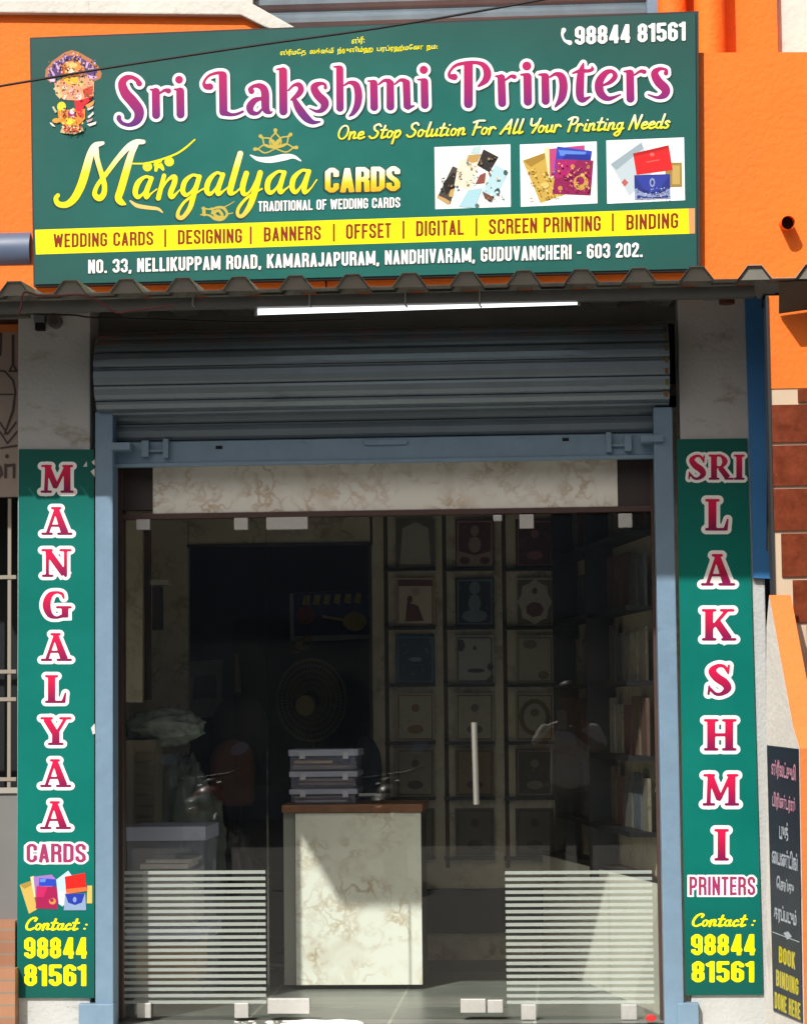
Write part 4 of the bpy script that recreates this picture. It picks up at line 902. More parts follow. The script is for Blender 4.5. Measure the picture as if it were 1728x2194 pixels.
# generic ornamental emblem
Z = (.09679, 80, 90)
em = [("b8754f", [(170, 790), (185, 600), (330, 420), (600, 225), (760, 172), (900, 212), (1200, 380), (1350, 530), (1425, 700), (1400, 800), (1270, 860), (1150, 740), (420, 780), (300, 900)]), ("5c3f77", [(230, 780), (260, 600), (420, 430), (640, 310), (760, 290), (900, 310), (1120, 430), (1280, 560), (1330, 660), (1230, 800), (1100, 700), (460, 740), (320, 840)]),
  ("c7a9d8", [(260, 570), (300, 570), (420, 770), (380, 790)]), ("c7a9d8", [(390, 470), (440, 460), (500, 600), (450, 610)]), ("bfa0d0", [(540, 360), (580, 340), (600, 450), (560, 460)]), ("c7a9d8", [(920, 340), (970, 360), (960, 470), (920, 450)]), ("c7a9d8", [(1090, 430), (1140, 450), (1100, 580), (1060, 560)]), ("b98fc4", [(1160, 580), (1260, 540), (1260, 620), (1180, 650)]), ("d8b4e0", [(1080, 720), (1340, 770), (1240, 830), (1170, 800)]), ("e6c8ea", [(260, 830), (420, 800), (380, 880), (290, 870)]),
  ("d98b3d", [(515, 770), (540, 560), (620, 440), (780, 408), (940, 450), (1035, 560), (1080, 700), (900, 725)]), ("b93d1c", [(520, 740), (550, 570), (600, 620), (610, 730)]), ("c24a1f", [(900, 690), (920, 560), (1000, 620), (1010, 690)]), ("e9c276", blob(770, 510, 120, 70)), ("f3e3c8", blob(752, 645, 70, 55)),
  ("e0a17a", [(380, 900), (560, 800), (1000, 780), (1100, 730), (1260, 880), (1250, 1200), (1100, 1300), (600, 1280), (420, 1150)]), ("d8c08a", [(385, 1000), (460, 920), (560, 1180), (500, 1260), (410, 1160)]), ("f0bb30", [(560, 790), (910, 770), (880, 890), (760, 962), (640, 900)]), ("d8c36a", blob(950, 920, 60, 70)), ("5d6b34", blob(985, 880, 30, 30)), ("c4452f", [(1000, 1050), (1230, 960), (1220, 1150), (1050, 1230)]), ("f0d8c4", blob(610, 1010, 55, 50)), ("e2a8a0", blob(770, 1080, 55, 100)), ("f5e6d6", [(590, 1180), (650, 1170), (640, 1270), (580, 1270)]), ("eecabb", blob(920, 1210, 70, 90)),
  ("e58f36", [(450, 1500), (700, 1500), (1060, 1480), (1060, 1700), (900, 1850), (600, 1850), (480, 1750)]), ("f4d52e", blob(540, 1430, 100, 110)), ("cf2232", [(820, 1300), (1000, 1270), (1240, 1180), (1180, 1290), (1050, 1400), (1000, 1530), (920, 1650), (850, 1500)]), ("e39a52", [(1060, 1400), (1270, 1290), (1240, 1390), (1120, 1470)]), ("9c2b5e", blob(770, 1590, 95, 100)), ("f0e2f4", blob(775, 1540, 55, 60)), ("f6dc3c", [(610, 1670), (760, 1700), (860, 1740), (720, 1850), (640, 1800)]), ("d8412e", blob(990, 1620, 50, 60)), ("e0dcd8", [(1110, 1660), (1240, 1540), (1255, 1590), (1150, 1690)]), ("cfc8c8", [(1100, 1480), (1250, 1410), (1230, 1470), (1130, 1520)]), ("e3ded8", [(1100, 1820), (1310, 1760), (1300, 1820), (1160, 1870)]), ("b9a0a4", [(1090, 1740), (1230, 1680), (1220, 1740), (1110, 1790)]), ("e8a23c", blob(425, 1740, 90, 55)), ("e4e0d6", [(275, 1780), (330, 1790), (410, 1880), (330, 1860)]), ("c9c29a", [(330, 1440), (370, 1420), (440, 1550), (400, 1570)]),
  ("c9b98a", [(510, 2000), (550, 1890), (1000, 1890), (1030, 1970), (820, 2045), (570, 2020)]), ("d9573a", [(560, 1880), (990, 1870), (960, 1960), (800, 2010), (600, 1980)]), ("f0a36a", blob(720, 1890, 60, 40)), ("f4b884", blob(890, 1910, 60, 35))]
pic("emblem", *Z, em, 1, sg)

def sprinkle(name, boxes, cols, n, seed, smin, smax, layer, parent, pl, s, ox, oy):
    """small printed flecks of ornament inside the given boxes"""
    g = random.Random(seed); it = []
    for k in range(n):
        x0, y0, x1, y1 = g.choice(boxes); cx, cy = g.uniform(x0, x1), g.uniform(y0, y1); a = g.uniform(smin, smax); b = a * g.uniform(.35, .9)
        t = g.uniform(0, 3.14); c_ = g.choice(cols)
        it.append((M("print_" + c_, c_, .5, spec=.3), [(ox + s * (cx + a * math.cos(q) * math.cos(t) - b * math.sin(q) * math.sin(t)), oy + s * (cy + a * math.cos(q) * math.sin(t) + b * math.sin(q) * math.cos(t))) for q in [i * math.pi / 3 for i in range(6)]]))
    return polys(name, pl, it, parent, layer)
sprinkle("emblem_ornament", [(400, 820, 1240, 1260), (480, 1480, 1040, 1840), (540, 440, 1000, 760), (560, 1870, 980, 1990)], ["f0d27a", "c8662e", "f6e3c0", "a8402a", "e8a05a", "7d5a2e", "f3b8a0", "8e3a58"], 190, 4, 10, 34, 8, sg, PS, .09679, 80, 90)
sprinkle("emblem_ornament", [(260, 420, 560, 760), (960, 400, 1300, 780), (560, 250, 960, 400)], ["7a5a9a", "caa8dc", "c98a58", "3f2c58", "e0b48a"], 90, 9, 9, 30, 8, sg, PS, .09679, 80, 90)
sprinkle("card_ornament", [(530, 180, 660, 310)], ["8c6f22", "e2cb7e"], 40, 3, 2, 6, 12, sg, PS, .5082, 860, 270)
sprinkle("card_ornament", [(660, 155, 795, 280)], ["d08a52", "e0b46a", "6a0c3c", "b8326e"], 60, 4, 2, 6, 12, sg, PS, .5082, 860, 270)
sprinkle("card_ornament", [(985, 262, 1128, 305)], ["c3cbe0", "5a68a8", "2a3890"], 60, 5, 2, 5, 12, sg, PS, .5082, 860, 270)
sprinkle("card_ornament", [(230, 120, 320, 260), (340, 190, 430, 310)], ["8a6a4a", "d8c0a0", "4a6a6c", "f4efe6", "c8dfe4"], 34, 6, 3, 8, 12, sg, PS, .5082, 860, 270)
sprinkle("card_ornament", [(165, 190, 225, 300), (330, 105, 395, 180)], ["6a5848", "17120f", "a08868"], 16, 7, 3, 7, 12, sg, PS, .5082, 860, 270)

# ---- upright signs on the pillars
PV = Plane((0, YP - 0.012))
mag = grad("strip_crimson", ((0.1, "86084c"), (0.45, "b40a46"), (0.8, "d40c4a")))
def serif_letter(s, parent, cx, base, cap, hh=1.0, wide=1.08):
    tk = .10 if len(s) > 1 else .07
    st, wd = layout(s, serif, .1, tk); hw = wd * cap * wide / 2
    textline("letter", PV, parent, s, serif, .1, tk, (cx - hw, base), (cx + hw, base), cap, cap, mag, 2.5, outline=[(.115, ink_white, 1, 0, 0)])
ls = thing("upright_sign", "tall green sign reading MANGALYAA CARDS on the left pillar", "sign", "upright pillar signs")
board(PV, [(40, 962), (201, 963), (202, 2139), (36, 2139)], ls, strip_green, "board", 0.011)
for k, ch in enumerate("MANGALYAA"): serif_letter(ch, ls, 122.5 - k * .45, 1056 + 90.1 * k, 60)
textline("cards_lettering", PV, ls, "CARDS", sans, .072, .07, (57, 1848), (184, 1848), 40, 40, M("ink_rose", "a32c64", .5), 2.5, outline=[(.11, ink_white, 1, 0, 0)])
textline("contact_word", PV, ls, "Contact :", script, .075, .05, (53, 1993), (186, 1993), 27, 27, ink_yellow, 2.5, cell=.025)
textline("phone_number", PV, ls, "98844", sans, .085, .06, (52, 2054), (186, 2054), 45, 45, ink_yellow, 2)
textline("phone_number", PV, ls, "81561", sans, .085, .06, (52, 2113), (185, 2113), 46, 46, ink_yellow, 2)
pic("card_picture", .29246, 0, 1560, [("cdb05a", [(145, 1150), (230, 1120), (270, 1330), (212, 1362)]), ("a88a3c", [(148, 1152), (230, 1122), (234, 1150), (180, 1180)]), ("e9d8a0", [(222, 1092), (250, 1085), (270, 1240), (250, 1240)]), ("9a76c0", [(245, 1090), (380, 1075), (410, 1110), (400, 1150), (260, 1240)]), ("2446c0", [(290, 1100), (412, 1110), (416, 1158), (284, 1158)]), ("5d8ae6", [(296, 1104), (340, 1106), (330, 1130), (292, 1130)]), ("a01850", [(268, 1160), (432, 1165), (422, 1328), (262, 1322)]), ("c22263", [(270, 1162), (350, 1164), (320, 1240), (268, 1240)]), ("cf8f4a", blob(385, 1270, 26, 24)), ("a01850", blob(380, 1262, 14, 14)), ("b9d6e6", [(412, 1112), (500, 1045), (540, 1100), (460, 1310), (430, 1290)]), ("e8f0f2", [(440, 1200), (480, 1200), (470, 1300), (435, 1290)]), ("d0b860", [(640, 1155), (676, 1155), (676, 1286), (636, 1286)]), ("e61f1a", [(475, 1090), (622, 1062), (637, 1195), (486, 1216)]), ("f0703c", [(490, 1180), (634, 1165), (637, 1195), (486, 1216)]), ("8aa2c4", [(475, 1215), (626, 1212), (632, 1336), (468, 1336)]), ("2038a4", [(478, 1216), (622, 1213), (600, 1280), (550, 1298), (500, 1280)]), ("7f94d0", blob(548, 1258, 14, 20))], 1, ls, PV)
rsn = thing("upright_sign", "tall green sign reading SRI LAKSHMI PRINTERS on the right pillar", "sign", "upright pillar signs")
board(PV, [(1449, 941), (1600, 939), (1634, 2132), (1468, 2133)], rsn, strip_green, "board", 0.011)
serif_letter("SRI", rsn, 1533, 1028, 54, wide=.98)
for k, ch in enumerate("LAKSHMI"): serif_letter(ch, rsn, 1536 + k * 1.5, 1137 + 117.9 * k, 68, wide=1.05)
textline("printers_lettering", PV, rsn, "PRINTERS", sans, .07, .09, (1476, 1918), (1617, 1918), 39, 39, M("ink_rose", ""), 2.5, outline=[(.11, ink_white, 1, 0, 0)])
textline("contact_word", PV, rsn, "Contact :", script, .075, .05, (1480, 1985), (1616, 1985), 27, 27, ink_yellow, 2.5, cell=.025)
textline("phone_number", PV, rsn, "98844", sans, .085, .06, (1480, 2047), (1617, 2047), 45, 45, ink_yellow, 2)
textline("phone_number", PV, rsn, "81561", sans, .085, .06, (1481, 2105), (1615, 2105), 45, 45, ink_yellow, 2)
# torn paper bits on the left sign
for pts in ([(178, 1000), (186, 988), (187, 1000)], [(196, 990), (203, 984), (203, 998)], [(194, 1010), (203, 1003), (203, 1022)], [(195, 1560), (203, 1550), (204, 1572), (199, 1574)]):
    o = MB().quad(*[PV.to3(*PV.hit(*p), .002) for p in pts][::-1]).build("torn_paper", M("paper_white", "cfd2d0", .8), None)
    tag(o, "torn white paper scrap stuck at the right edge of the MANGALYAA sign", "paper", "paper scraps on the left sign")

# ================================================================== right side: blue board, tile wall, stair parapet, poster
YBB = YP - 0.025
bl = MB(); pts = [P(x, y, YBB) for x, y in ((1613, 1238), (1651, 1240), (1651, 622), (1594, 612))]
bl.slab([(p.x, p.z) for p in pts], YBB, YBB + 0.018); o = bl.build("blue_board", board_blue, None); tag(o, "narrow blue painted board fixed beside the right pillar", "board")
cb = MB(); cb.tube([P(1668, 600, -0.43), P(1667, 660, -0.43), P(1660, 760, -0.42), P(1656, 860, -0.41), P(1650, 960, -0.40), P(1649, 1100, -.40), P(1648, 1180, -.40)], 0.014, 8)
o = cb.build("black_conduit", M("black_rubber", "121316", .6), None, smooth=True); tag(o, "black conduit running down the right edge of the blue board", "pipe")
bx = pxbox(1633, 632, 1664, 655, -0.40, 0.06).build("cable_box", M("black_rubber", ""), None, bevel=.003); tag(bx, "small black cable box at the top of the blue board", "box")
XT = P(1650, 900, -0.86).x
tw = thing("tiled_wall", "orange wall with brown marble tiles below, beyond the blue board", "wall")
YT2 = -0.86
zt0, zt1 = P(1690, 832, YT2).z, P(1690, 660, YT2).z
m = MB(); m.box(XT, XT + 3, YT2, YT2 + .1, zt0, zt1 + .05); m.build("orange_band", orange, tw)
m = MB(); m.box(XT, XT + 3, YT2 + .004, YT2 + .09, -0.3, zt0 - .001); m.build("cream_backing", M("cream_tile", "c9b49a", .5, noise=(6, .06), stain=(10, "c4b190", .64)), tw)
MB().box(XT - .008, XT + .002, YT2 - .008, YT2 + .1, -0.3, zt1 + .05).build("corner_angle", M("corner_dark", "24262a", .6), tw)
tile_m = M("brown_marble_tile", (0.165, 0.036, 0.015, 1), 0.22, noise=(26, .4), stain=(22, "9a5540", .62))
rows = [832, 852 + 18, 948, 1042, 1140, 1240, 1336, 1430]
starts = [1707, 1640, 1640, 1640, 1672, 1697, 1727]
tops = [834, 867, 954, 1047, 1143, 1243, 1340]
bots = [862, 948, 1041, 1137, 1236, 1334, 1430]
for a, b, s in zip(tops, bots, starts):
    x = s; k = 0
    while x < 2300:
        m = MB(); x0, x1 = P(x, (a + b) / 2, YT2).x, P(x + 145, (a + b) / 2, YT2).x
        m.box(max(XT + .004, x0 + .002), x1 - .002, YT2 - .005, YT2 + .01, P(1690, b, YT2).z, P(1690, a, YT2).z)
        m.build("tile", tile_m, tw, bevel=.0015); x += 146
st_ = thing("stair_parapet", "white and orange stair side wall sloping down at the lower right edge", "wall")
o0 = P(1641, 1400, -0.90)
PL = Plane((o0.x, -0.90), (0.22, -1.0))
side = [(1641, 1345), (1647, 1275), (1698, 1556), (1712, 1604), (1724, 2300), (1641, 2300)]
f = [PL.to3(*PL.hit(*p), 0) for p in side]; nrm = Vector((-PL.n.x, -PL.n.y, 0))
b = [tuple(Vector(p) + nrm * 0.085) for p in f]
m = MB(); m.cm = 0; m.quad(*f[::-1]); m.cm = 1; m.quad(*b)
for i in range(len(f)): j = (i + 1) % len(f); m.quad(f[i], f[j], b[j], b[i])
me = m.build("parapet_body", [white_wall, M("faded_orange_paint", (0.86, 0.215, 0.045, 1), .8, noise=(4, .12), bump=(50, .3), stain=(9, "c98a5c", .62))], st_)
ct = MB(); ce = [P(x, y, -0.72) for x, y in ((1636, 1345), (1642, 1345), (1650, 1290), (1641, 1284), (1622, 1330))]
po = thing("small_poster", "narrow dark poster with yellow BOOK BINDING words on the stair side wall", "poster")
pq = [(1644, 1597), (1711, 1605), (1720, 2192), (1658, 2166)]
board(PL, pq, po, M("poster_dark", "1f2430", .35, spec=.4, noise=(5, .15)), "sheet", .003, .004)
polys("poster_border", PL, [(M("poster_purple", "4d424e", .4), [(1644, 1597), (1653, 1598), (1668, 2170), (1658, 2166)]), (M("poster_purple", ""), [(1706, 1604), (1711, 1605), (1720, 2192), (1714, 2189)]), (M("poster_pinkred", "7c2f52", .4), [(1692, 1880), (1716, 1886), (1717, 1925), (1693, 1917)]), (M("poster_olive", "6a5a1c", .4), [(1680, 2030), (1716, 2040), (1719, 2110), (1684, 2098)])], po, 4.5)
pk, py, pwh = M("poster_pink", "c38a9e", .5), M("poster_yellow", "c9bc1e", .5), M("poster_white", "aab4bd", .5)
T1 = "\u0bb8\u0bcd\u0bb0\u0bc0\u0bb2\u0b9f\u0bcd\u0b9a\u0bc1\u0bae\u0bbf"; T2 = "\u0baa\u0bbf\u0bb0\u0bbf\u0ba3\u0bcd\u0b9f\u0bb0\u0bcd\u0bb8\u0bcd"
tamil("tamil_line", PL, po, T1, (1654, 1668), (1706, 1682), 44, pk, 7, bold=.03)
tamil("tamil_line", PL, po, T2, (1656, 1735), (1705, 1748), 40, pk, 7, bold=.03)
tamil("tamil_line", PL, po, "\u0baa\u0bc1\u0b95\u0bcd", (1671, 1798), (1690, 1803), 40, pwh, 7, bold=.03)
tamil("tamil_line", PL, po, "\u0bc8\u0baa\u0ba3\u0bcd\u0b9f\u0bbf\u0b99\u0bcd", (1655, 1850), (1710, 1868), 40, pwh, 7, bold=.03)
tamil("tamil_line", PL, po, "\u0bc6\u0b9a\u0baf\u0bcd\u0ba4\u0bc1", (1665, 1915), (1702, 1928), 40, pwh, 7, bold=.03)
tamil("tamil_line", PL, po, "\u0ba4\u0bb0\u0baa\u0bcd\u0baa\u0b9f\u0bc1\u0bae\u0bcd", (1660, 1980), (1708, 1997), 46, pwh, 7, bold=.03)
for t, A, B in (("BOOK", (1670, 2062), (1705, 2078)), ("BINDING", (1664, 2112), (1712, 2134)), ("DONE HERE", (1661, 2160), (1716, 2186))): textline("binding_words", PL, po, t, sans, .085, .07, A, B, 35, 36, py, 7)
polys("poster_divider", PL, [(pwh, [(1656, 1996), (1714, 2018), (1714, 2020), (1656, 1998)]), (pwh, [(1680, 1999), (1690, 1996), (1698, 2007), (1688, 2014)])], po, 7)

# ================================================================== inside the shop
SK = -0.16                                     # the side walls run inward to the left
XL0, XR0 = P(263, 1600, 0).x - .02, P(1403, 1600, 0).x + .04
YBK = 2.40
def side_wall(label, x0, thick):
    m = MB(); m.prism([(x0, 0.05), (x0 + SK * 5.1, 5.15), (x0 + SK * 5.1 + thick, 5.15), (x0 + thick, 0.05)][:: (1 if thick < 0 else -1)], 0, 2.6)
    return tag(m.build("side_wall", marble_in, None), label, "wall")
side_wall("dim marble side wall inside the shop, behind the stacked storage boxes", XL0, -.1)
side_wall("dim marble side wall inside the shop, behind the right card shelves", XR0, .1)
cl = MB().box(-2.6, 2.6, 0.05, 5.3, 2.55, 2.65).build("shop_ceiling", M("ceiling_white", "6e6a62", .9, noise=(2, .05)), None); structure(cl)
fb = MB().box(-3, 2, 3.66, 3.8, 0, 2.6).build("back_wall", M("navy_wall", "26344a", .8, noise=(3, .15)), None); tag(fb, "dark navy wall at the very back of the shop", "wall")
pt = thing("partition_wall", "tan marble partition with a wide dark opening inside the shop", "wall")
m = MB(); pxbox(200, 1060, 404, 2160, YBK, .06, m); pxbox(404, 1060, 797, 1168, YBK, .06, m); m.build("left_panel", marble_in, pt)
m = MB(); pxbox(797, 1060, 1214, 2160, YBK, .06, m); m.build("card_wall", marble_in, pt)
m = MB(); pxbox(400, 1164, 797, 1170, YBK - .012, .03, m); pxbox(793, 1164, 800, 2160, YBK - .012, .03, m); m.build("opening_trim", dk, pt)
m = MB()
for x in (836, 962, 1090): pxbox(x - 12, 1090, x - 3, 1860, YBK - .003, .006, m)
m.build("joint_lines", M("joint_brown", "4a3d2c", .7), pt)
ledges = [1216, 1342, 1465, 1589, 1708, 1836]
cols = [(848, 931), (975, 1058), (1104, 1186)]
lm = M("black_ledge", "17161a", .4)
for y in ledges:
    for a, b in cols:
        m = MB(); pxbox(a - 24, y, b + 1, y + 7, YBK - .055, .055, m); m.build("ledge", lm, pt, bevel=.001)
m = MB(); pxbox(905, 1905, 1214, 2000, YBK - .03, .03, m); m.build("black_base", lm, pt)
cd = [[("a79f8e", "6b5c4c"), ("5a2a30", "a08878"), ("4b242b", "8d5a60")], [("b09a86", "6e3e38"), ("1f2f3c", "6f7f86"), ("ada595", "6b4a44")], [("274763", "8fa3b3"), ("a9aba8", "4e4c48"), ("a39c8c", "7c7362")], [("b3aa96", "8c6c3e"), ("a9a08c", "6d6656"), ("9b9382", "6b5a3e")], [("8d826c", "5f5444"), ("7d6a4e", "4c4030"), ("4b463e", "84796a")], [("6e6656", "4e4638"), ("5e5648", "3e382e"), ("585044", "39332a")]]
rown = ["top row", "second row", "third row", "fourth row", "fifth row", "lowest row"]; coln = ["left column", "middle column", "right column"]
look = [["cream card with pale arch", "maroon card with white foot", "dark maroon card"], ["peach card with dark red figure", "slate blue card with pale figure", "ivory card with scalloped medallion"], ["blue card with light streak", "grey white card with leafy edge", "plain beige card"], ["cream card with gold seal", "beige card with small round motif", "olive beige card with floral ring"], ["dim tan card", "dim brown card", "dim grey card"], ["dark tan card", "dark brown card", "darkest card"]]
for r in range(6):
    for c in range(3):
        a, b = cols[c]; yb = ledges[r]; yt = yb - 104
        t = thing("invitation_card", f"{look[r][c]} on the {rown[r]} ledge, {coln[c]}", "card", "wedding cards on the wall ledges")
        ca, cb_ = cd[r][c]; mA = M("card_" + ca, tuple(min(.8, 1.0 * v) for v in lin(ca)) + (1,), .6, noise=(25, .08), stain=(42, cb_, .585)); mB = M("card_" + cb_, tuple(min(.8, 0.9 * v) for v in lin(cb_)) + (1,), .6, noise=(25, .1))
        yc = YBK - .035
        m = MB(); pxbox(a, yt, b, yb, yc, .008, m); m.build("card", mA, t)
        pb2 = MB(); e_ = 5; pc = Plane((0, yc)); ro = [(a + 4, yt + 4), (b - 4, yt + 4), (b - 4, yb - 4), (a + 4, yb - 4)]; ri = [(a + 7, yt + 7), (b - 7, yt + 7), (b - 7, yb - 7), (a + 7, yb - 7)]
        for i in range(4):
            j = (i + 1) % 4; pb2.quad(*[pc.to3(*pc.hit(*q), .0004) for q in (ro[i], ri[i], ri[j], ro[j])])
        pb2.build("border", mB, t, merge=True)
        pc = Plane((0, yc)); cx, cyy = (a + b) / 2, (yt + yb) / 2
        it = []
        if (r, c) in ((0, 0),): it = [(mB, [(a + 8, yb - 2), (a + 14, yt + 20), (cx, yt + 6), (b - 14, yt + 20), (b - 8, yb - 2), (b, yb), (b, yt), (a, yt), (a, yb)])]
        elif (r, c) == (0, 1): it = [(mB, [(a + 3, yb - 2), (a + 3, yt + 68), (cx, yt + 78), (b - 3, yt + 68), (b - 3, yb - 2)]), (mA, blob(a + 20, yb - 15, 11, 8)), (mA, blob(b - 20, yb - 15, 11, 8)), (mB, blob(cx, yt + 25, 9, 12)), (mB, blob(cx, yt + 55, 14, 18, 8))]
        elif (r, c) == (1, 0): it = [(M("card_c7b8a4", "c7b8a4", .6), [(a + 6, yb - 6), (a + 6, yt + 6), (b - 6, yt + 6), (b - 6, yb - 6)]), (mB, [(a + 6, yt + 18), (a + 6, yt + 6), (b - 6, yt + 6), (b - 6, yt + 18)]), (mB, [(cx - 22, yb - 10), (cx - 18, yb - 52), (cx + 6, yb - 44), (cx + 18, yb - 12)]), (mB, blob(cx - 12, yb - 58, 6, 8)), (mA, blob(cx, yt + 30, 10, 9))]
        elif (r, c) == (1, 1): it = [(mB, blob(cx, yt + 22, 12, 14)), (mB, blob(cx, yt + 54, 14, 20, 8)), (mB, blob(cx, yb - 22, 28, 14, 10))]
        elif (r, c) == (1, 2): it = [(M("card_5f5a50", "5f5a50", .6), [(a + 4, yb - 4), (a + 4, yt + 4), (b - 4, yt + 4), (b - 4, yb - 4)]), (mA, [(cx + (34 + 3 * (-1) ** k) * math.cos(k * math.pi / 8), cyy + (46 + 3 * (-1) ** k) * math.sin(k * math.pi / 8)) for k in range(16)]), (mB, blob(cx, yb - 36, 20, 17, 7)), (mB, blob(cx, yt + 28, 6, 7))]
        elif (r, c) == (2, 0): it = [(M("card_5d7890", "5d7890", .6), [(a + 3, yb - 3), (a + 3, yt + 3), (b - 3, yt + 3), (b - 3, yb - 3)]), (mA, [(a + 6, yb - 6), (a + 6, yt + 6), (b - 6, yt + 6), (b - 6, yb - 6)]), (mB, blob(cx, cyy, 15, 5, 7))]
        elif (r, c) == (2, 1): it = [(mB, blob(a + 12, yt + 22, 9, 14, 7)), (mB, blob(cx, yt + 28, 4, 5)), (mB, blob(cx + 3, yb - 28, 20, 5, 9)), (mB, blob(b - 8, yb - 36, 7, 9, 6)), (mB, [(b - 20, yb - 3), (b - 3, yb - 22), (b - 3, yb - 3)])]
        elif (r, c) == (2, 2): it = [(mB, blob(cx - 10, yt + 20, 16, 10, 8)), (mB, blob(b - 22, yb - 18, 12, 10, 7))]
        elif (r, c) == (3, 2): it = [(mB, blob(cx, cyy, 34, 40, 14)), (mA, blob(cx, cyy, 24, 30, 12)), (mB, blob(cx, cyy - 10, 10, 9, 7))]
        else: it = [(mB, blob(cx, yt + 32, 9, 9, 9)), (mB, blob(cx, yb - 26, 18, 10, 8))]
        for q_, i_ in enumerate(it): polys("motif", pc, [i_], t, 1 + q_ * .2)
# shelves with upright card packets on the right wall
def RW_pt(y, off): return (XR0 - .004 + SK * y - off, y)
su = thing("wall_shelves", "dim dark shelves lined with cards on the right wall inside", "shelf")
shz = [0.74, 1.06, 1.38, 1.70, 2.02, 2.34]
for z in shz:
    m = MB(); p = [RW_pt(0.15, 0), RW_pt(2.1, 0), RW_pt(2.1, .12), RW_pt(0.15, .12)]; m.prism(p, z, z + .02); m.build("shelf_board", lm, su)
for y in (1.1, 2.07):
    m = MB(); m.prism([RW_pt(y, 0), RW_pt(y + .03, 0), RW_pt(y + .02, .125), RW_pt(y, .125)], 0.5, 2.52); m.build("upright", lm, su)
pals = ["8a8272", "6d4f46", "a09a8a", "5b626a", "7a6250", "a9a190", "6c6864", "7d564e"]
for zi, z in enumerate(shz[:-1]):
    y = 0.18; k = 0
    while y < 1.9:
        wd = random.uniform(.11, .16); h = random.uniform(.21, .27)
        if not (1.09 < y + wd and y < 1.13):
            o_ = .035
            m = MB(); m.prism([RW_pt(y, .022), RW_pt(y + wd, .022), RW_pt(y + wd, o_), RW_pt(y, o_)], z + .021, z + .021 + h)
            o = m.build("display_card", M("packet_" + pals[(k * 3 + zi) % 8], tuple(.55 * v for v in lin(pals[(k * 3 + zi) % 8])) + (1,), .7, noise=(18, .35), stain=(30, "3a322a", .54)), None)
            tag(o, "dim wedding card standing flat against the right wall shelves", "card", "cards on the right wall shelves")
        y += wd + random.uniform(.03, .06); k += 1
# low bench along the right wall
B1, B2 = PZ(1237, 2069, 0), PZ(1361, 2121, 0)
dv = (B2 - B1); F1 = B1 + dv * ((0.14 - B1.y) / dv.y); F2 = B1 + dv * ((2.2 - B1.y) / dv.y)
be = thing("low_counter", "low white fronted counter with dark top along the right wall", "counter")
pl4 = [(F1.x, F1.y), (XR0 + SK * F1.y - .01, F1.y), (XR0 + SK * 2.2 - .18, 2.2), (F2.x, F2.y)]
m = MB(); m.prism([pl4[0], pl4[1], pl4[2], pl4[3]], 0.0, 0.545); m.build("front", M("white_laminate", "d9d6c8", .4, noise=(5, .06)), be)
m = MB(); m.prism([(pl4[0][0] - .03, pl4[0][1] - .012), pl4[1], pl4[2], (pl4[3][0] - .03, pl4[3][1])], 0.547, 0.57); m.build("top", M("dark_top", "2a2522", .35, noise=(9, .2)), be)
# reception counter
YCN = 1.10
ct = thing("reception_counter", "cream marble fronted counter with brown wooden top behind the glass door", "counter")
m = MB(); pxbox(633, 1742, 903, 2111, YCN, .018, m); m.build("marble_front", marble_m, ct, bevel=.002)
m = MB(); pxbox(608, 1742, 632, 2111, YCN + .03, .45, m); m.build("shaded_strip", M("shaded_marble_grey", "9a9c95", .5), ct)  # grey strip painted as the left end of the marble front in shadow
m = MB(); pxbox(632, 1742, 903, 2111, YCN + .022, .45, m); m.build("carcass", dk, ct)
m = MB(); pxbox(603, 1724, 905, 1741, YCN - .02, .52, m); m.build("wooden_top", M("brown_wood", "8a5a38", .45, noise=(14, .3), stain=(6, "6a3f24", .55, (1, 6, 8))), ct, bevel=.004)
# clear boxes on the counter
lav = see_through("clear_plastic", "d4d6f2", .24, .25, .25); lavlid = see_through("clear_lid", "d8dbf4", .75, .3, .2)
def plastic_box(label, x0, y0, x1, y1, Y, depth, lid, fillers, latches=True, group=None):
    t = thing("plastic_box", label, "box", group)
    m = MB(); pxbox(x0 + 4, y0 + lid, x1 - 4, y1, Y, depth, m); m.build("box_body", lav, t, bevel=.006)
    m = MB(); pxbox(x0, y0, x1, y0 + lid, Y - .012, depth + .024, m); m.build("lid", lavlid, t, bevel=.004)
    if latches:
        m = MB(); w_ = x1 - x0
        for q in (.2, .82): pxbox(x0 + w_ * q - 6, y0 + lid * .3, x0 + w_ * q + 6, y0 + lid + 6, Y - .02, .008, m)
        m.build("latches", M("latch_clear", "c9c9d8", .3), t)
    for k, (a, b, c, d, colr) in enumerate(fillers):
        m = MB(); pxbox(a, b, c, d, Y + .03, depth - .07, m); m.build("paper_stack", M("paper_" + colr, colr, .8, noise=(30, .15)), t)
    return t
gp = "clear boxes stacked on the counter"
plastic_box("clear plastic box with papers, topmost on the counter", 617, 1606, 767, 1652, YCN + .05, .3, 14, [(630, 1630, 712, 1636, "c2a27c"), (626, 1640, 755, 1648, "8d8078")], group=gp)
plastic_box("clear plastic box with papers, middle of the counter stack", 619, 1653, 766, 1690, YCN + .05, .3, 12, [(640, 1668, 756, 1674, "a5877c"), (640, 1677, 752, 1682, "8a7266")], group=gp)
plastic_box("clear plastic box with papers, lowest of the counter stack", 619, 1691, 766, 1723, YCN + .05, .3, 11, [(632, 1706, 752, 1711, "a8948e"), (632, 1714, 742, 1719, "b9b6c0")], group=gp)
o = pxbox(768, 1700, 816, 1706, YCN + .05, .03).build("ruler", M("white_plastic", "9b9da0", .5), None); tag(o, "small white ruler lying on the brown counter top", "ruler")
